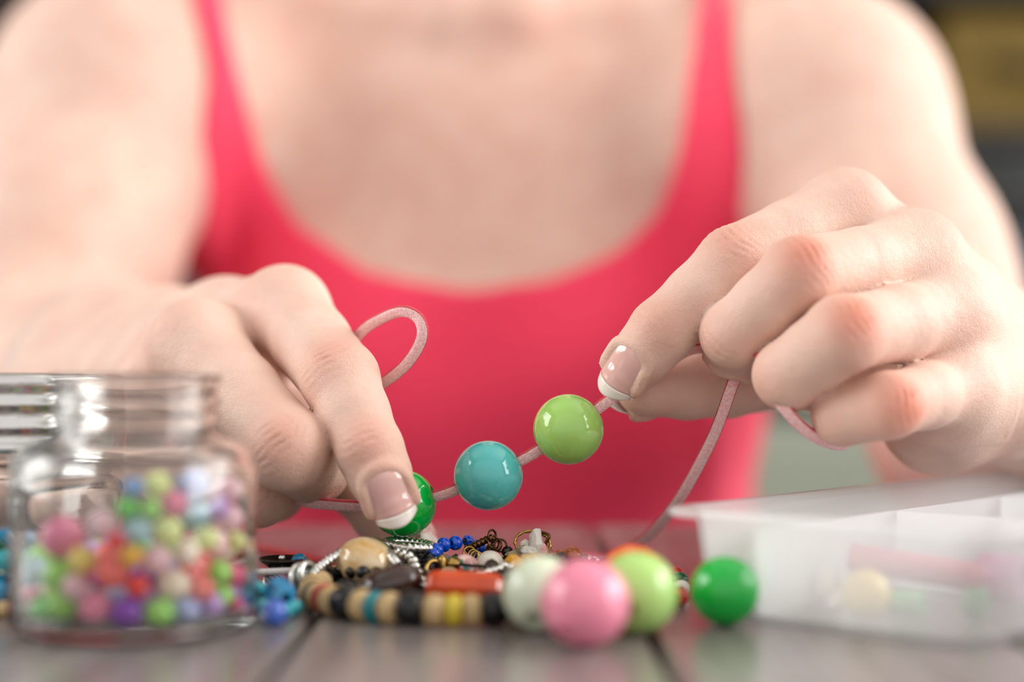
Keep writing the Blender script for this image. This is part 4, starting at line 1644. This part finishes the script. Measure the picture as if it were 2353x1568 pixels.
# turquoise crystals beside the jar
strand('turquoise and periwinkle crystal bracelet lying between the open jar and wooden bracelet',
       [(P(590, 1352, 316), 1.7, 1, M_aqua, 'facet'), (PZ(606, 1398, 2.0), 2.0, 1, M_aqua, 'facet'), (PZ(630, 1408, 2.7), 2.7, 1, M_peri, 'round'),
        (PZ(660, 1404, 1.6), 1.6, 1, M_aqua, 'facet'), (PZ(678, 1396, 1.7), 1.7, 1, M_aqua, 'facet'), (PZ(640, 1368, 3.9), 3.9, 1.0, M_turq, 'facet'),
        (PZ(600, 1372, 2.0), 2.0, 1, M_silver, 'round')])
strand('blue and sea green crystal bracelet lying in front of the lidded jar',
       [(P(12, 1240, 317), 2.6, 1, M_turq, 'facet'), (P(-14, 1262, 315), 3.0, 1, M_dgreen, 'facet'), (P(8, 1290, 314), 2.6, 1, M_aqua, 'facet'), (P(-16, 1318, 314), 3.4, 1, M_dgreen, 'facet'),
        (P(14, 1348, 314), 3.4, 1, M_turq, 'facet'), (PZ(-20, 1360, 3.2), 3.2, 1, M_aqua, 'facet')])
strand('short row of red and tan wooden beads lying by the jar foot',
       [(PZ(-40, 1400, 1.7), 1.7, 0.8, M_tan, 'disc'), (PZ(-12, 1402, 1.7), 1.7, 0.8, M_redw, 'disc'), (PZ(10, 1402, 1.7), 1.7, 0.8, M_tan, 'disc'), (PZ(30, 1402, 1.7), 1.7, 0.8, M_redw, 'disc')])

# twisted silver ring, wire ball
tr = ring_path(P(942, 1252, 347), 5.2, (0.10, -0.03, 1.0), 72, 4.6)
tag(MB().tube(tr, [0.95 + 0.28 * math.sin(i * 2.1) for i in range(72)], 10, closed=True).build('twisted_ring', M_silver), 'twisted silver ring lying under the pinched green bead', 'ring')
wb = empty('wire_bead', P(966, 1276, 346), 'dark wire-wrapped ball bead beside the blue beads', 'bead')
MB().sphere(P(966, 1276, 346), 2.0, 16, 10).build('core', M_iron, wb)
for k in range(9):
    MB().tube(ring_path(P(966, 1276, 346), 2.15, (math.sin(k * 1.7), math.cos(k * 2.3), math.sin(k * 0.9 + 1)), 20), 0.28, 6, closed=True).build('wire', M_oxid, wb)
wb2 = empty('wire_bead', P(990, 1290, 344), 'black glass ball bead touching the wire-wrapped one', 'bead')
MB().sphere(P(988, 1290, 344), 1.9, 16, 10).build('core', M_blk, wb2)

# blue strand and bronze chain
strand('cobalt blue glass bead strand rising over the back of the pile',
       [(P(998, 1272, 345), 1.55, 1, M_blue, 'round'), (P(1003, 1265, 346), 1.75, 0.85, M_blue, 'round'), (P(1020, 1252, 348), 1.75, 0.85, M_blue, 'round'), (P(1046, 1248, 350), 1.75, 0.95, M_blue, 'round'),
        (P(1075, 1243, 355), 1.4, 1, M_blue, 'round'), (P(1094, 1252, 358), 1.3, 1, M_blue, 'round'), (P(1108, 1261, 358), 1.35, 1, M_blue, 'round'), (P(1088, 1280, 356), 1.4, 1, M_blue, 'round')],
       name='bead_strand', cat='beads')
bc = empty('bronze_chain', P(1120, 1290, 352) * np.array([1, 1, 0]), 'antique bronze chain with bar, jump rings and small dark ball', 'chain')
bp0, bp1 = P(1070, 1264, 351), P(1132, 1234, 351)
bpath = [bp0 + (bp1 - bp0) * t for t in np.linspace(0, 1, 40)]
MB().tube(bpath, [0.9 + 0.12 * math.sin(i * 1.1) for i in range(40)], 10).build('bar', M_bronze, bc)
for c, R, nrm in ((P(1131, 1232, 351), 1.35, (0.75, -0.6, 0.1)), (P(1134, 1247, 351), 1.5, (0.6, -0.75, 0.3)), (P(1141, 1253, 351), 1.3, (-0.5, -0.8, 0.2)), (P(1150, 1254, 351), 1.4, (0.1, -1.0, 0.1)),
                  (P(1079, 1271, 348), 1.35, (0.2, -1, 0.2)), (P(1088, 1276, 347), 1.2, (-0.2, -1, 0.3)), (P(1094, 1281, 347), 1.3, (0.3, -1, 0.1))):
    MB().tube(ring_path(c, R, nrm, 24), 0.27, 8, closed=True).build('jump_ring', M_gold if c[0] < -7 else M_bronze, bc)
MB().sphere(P(1166, 1268, 351), 1.35, 18, 12).build('ball', M_iron, bc)
MB().tube(catmull([P(1166, 1275, 351), P(1172, 1290, 350), P(1160, 1300, 348), P(1150, 1304, 348)], 5), 0.25, 6).build('link_wire', M_iron, bc)
MB().sphere(P(1128, 1262, 354), 1.3, 14, 10).build('ball', M_bronze, bc)

# lampwork bead, pearl, small gold bits
lw = empty('lampwork_bead', P(1068, 1304, 338), 'rose glass bead with green and red dots beside the pearl', 'bead')
MB().sphere(P(1068, 1304, 338), 3.0, 28, 18, (1.05, 1, 0.95)).build('body', M_floral, lw)
for px, py, mt in ((1058, 1289, M_dgreen), (1059, 1309, M_red), (1072, 1302, M_aqua), (1046, 1303, M_aqua), (1084, 1310, M_shell)):
    q = P(px, py, 338) - P(1068, 1304, 338)
    nn = unit(q + np.array([0, -math.sqrt(max(0.4, 9 - q @ q)), 0]))
    MB().sphere(P(1068, 1304, 338) + nn * 2.72, 0.75, 12, 8).build('dot', mt, lw)
tag(put_bead('pearl_bead', P(1126, 1298, 341), 3.15, M_pearl, (0.8, 0.3, 0.3), 0.4, 1, 32, 20), 'ivory pearl bead behind the silver ball chain', 'bead')
strand('silver ball chain draped below the pearl bead', [(p, 0.78, 1, M_silver, 'round') for p in
       [P(1062, 1326, 329), P(1074, 1323, 328), P(1088, 1322, 328), P(1100, 1319, 328), P(1111, 1319, 328), P(1123, 1314, 328), P(1136, 1311, 329), P(1149, 1307, 329), P(1160, 1300, 330), P(1171, 1303, 330)]],
       name='ball_chain', cat='chain', string=M_silver, srad=0.2)
strand('amber yellow chip strand between the ivory bead and ball chain', [(P(1178, 1292, 336), 1.9, 0.9, M_amber, 'facet'), (P(1190, 1304, 333), 2.3, 0.9, M_amber, 'facet'), (P(1208, 1291, 338), 1.8, 0.9, M_amber, 'facet'),
       (P(1224, 1285, 341), 1.6, 0.9, M_amber, 'facet'), (P(1180, 1328, 330), 1.8, 1, M_dgreen, 'round'), (P(1158, 1326, 331), 1.7, 1, M_brn, 'round')], name='chip_strand', cat='beads')
gp = empty('gilt_charm', P(1018, 1300, 336), 'small gilt peg charm standing in front of the blue beads', 'charm')
MB().tube([P(1020, 1318, 336), P(1019, 1300, 336), P(1016, 1286, 336), P(1015, 1276, 336)], [1.2, 0.8, 0.9, 0.55], 12).build('peg', M_gold, gp)
MB().tube(ring_path(P(1000, 1312, 335), 2.2, (0.5, -0.8, 0.3), 24), 0.45, 8, closed=True).build('loop', M_gold, gp)
MB().sphere(P(1032, 1316, 335), 1.6, 16, 10, (1.3, 1, 0.8)).build('drop', M_chip, gp)
strand('silver spacer bead strand curving over the dark stone nugget', [(p, 1.25, 0.8, M_silver, 'round') for p in
       [P(912, 1270, 342), P(926, 1275, 341), P(940, 1280, 339), P(950, 1291, 337), P(954, 1304, 335), P(960, 1318, 332), P(966, 1334, 328), P(972, 1352, 322)]], name='bead_strand', cat='beads', string=M_silver)

# shell chips on a wire hoop
shp = empty('shell_pendant', P(1225, 1275, 349), 'white shell and stone chip pendant with a wire hoop at the back of the pile', 'pendant')
MB().tube(ring_path(P(1224, 1250, 351), 4.1, (0.15, -1, 0.25), 36, 2.9), [0.36 + 0.13 * math.sin(i * 2.2) for i in range(36)], 8, closed=True).build('hoop', M_gold, shp)
MB().tube(catmull([P(1246, 1224, 350), P(1262, 1232, 349), P(1254, 1250, 349), P(1258, 1280, 349)], 6), 0.38, 8).build('wire', M_bronze, shp)


def chip(c, r, sc_, mt, seed, nm='chip'):
    q = MB().sphere((0, 0, 0), r, 8, 6, sc_)
    rn = np.random.default_rng(seed)
    q.v = [tuple(np.array(v_) * (1 + rn.uniform(-0.14, 0.14)) + c) for v_ in q.v]
    q.build(nm, mt, shp, False)


chip(P(1232, 1250, 348), 2.0, (0.85, 0.8, 1.75), M_shell, 1)
chip(P(1215, 1268, 347), 1.7, (1.2, 1, 0.8), M_shell, 2)
chip(P(1200, 1268, 348), 1.4, (1.1, 1, 1.2), M_chip, 3)
chip(P(1184, 1276, 348), 1.5, (1.5, 1, 0.7), M_chip, 4)
chip(P(1206, 1256, 349), 1.2, (1, 1, 1.3), M_shell, 5)
chip(P(1246, 1268, 348), 1.5, (1, 1, 1.4), M_floral, 6)
chip(P(1222, 1284, 347), 2.2, (1.6, 1, 0.7), M_chip, 7)

# beads behind the loose round ones and by the box
strand('amber brown bead strand behind the ivory round bead', [(P(1290, 1284, 352), 2.2, 1, M_amberb, 'round'), (P(1316, 1278, 352), 2.3, 1, M_amberb, 'round'), (P(1342, 1284, 351), 1.2, 1, M_dgreen, 'round'),
       (P(1355, 1286, 351), 1.0, 1, M_silver, 'round'), (P(1368, 1288, 351), 1.0, 1, M_silver, 'round'), (PZ(1385, 1310, 1.2), 1.2, 1, M_silver, 'round')], name='bead_strand', cat='beads')
strand('red, green and white glass bead strand squeezed between pale green bead and box',
       [(PZ(1530, 1345, 1.6), 1.6, 1, M_silver, 'round'), (PZ(1553, 1322, 2.0), 2.0, 1, M_red, 'round'), (PZ(1562, 1334, 2.0), 2.0, 1, M_dgreen, 'round'), (PZ(1566, 1352, 1.8), 1.8, 1, M_shell, 'round'),
        (PZ(1562, 1372, 2.0), 2.0, 1, M_red, 'round'), (PZ(1553, 1362, 1.5), 1.5, 1, M_clear, 'facet')], name='bead_strand', cat='beads')
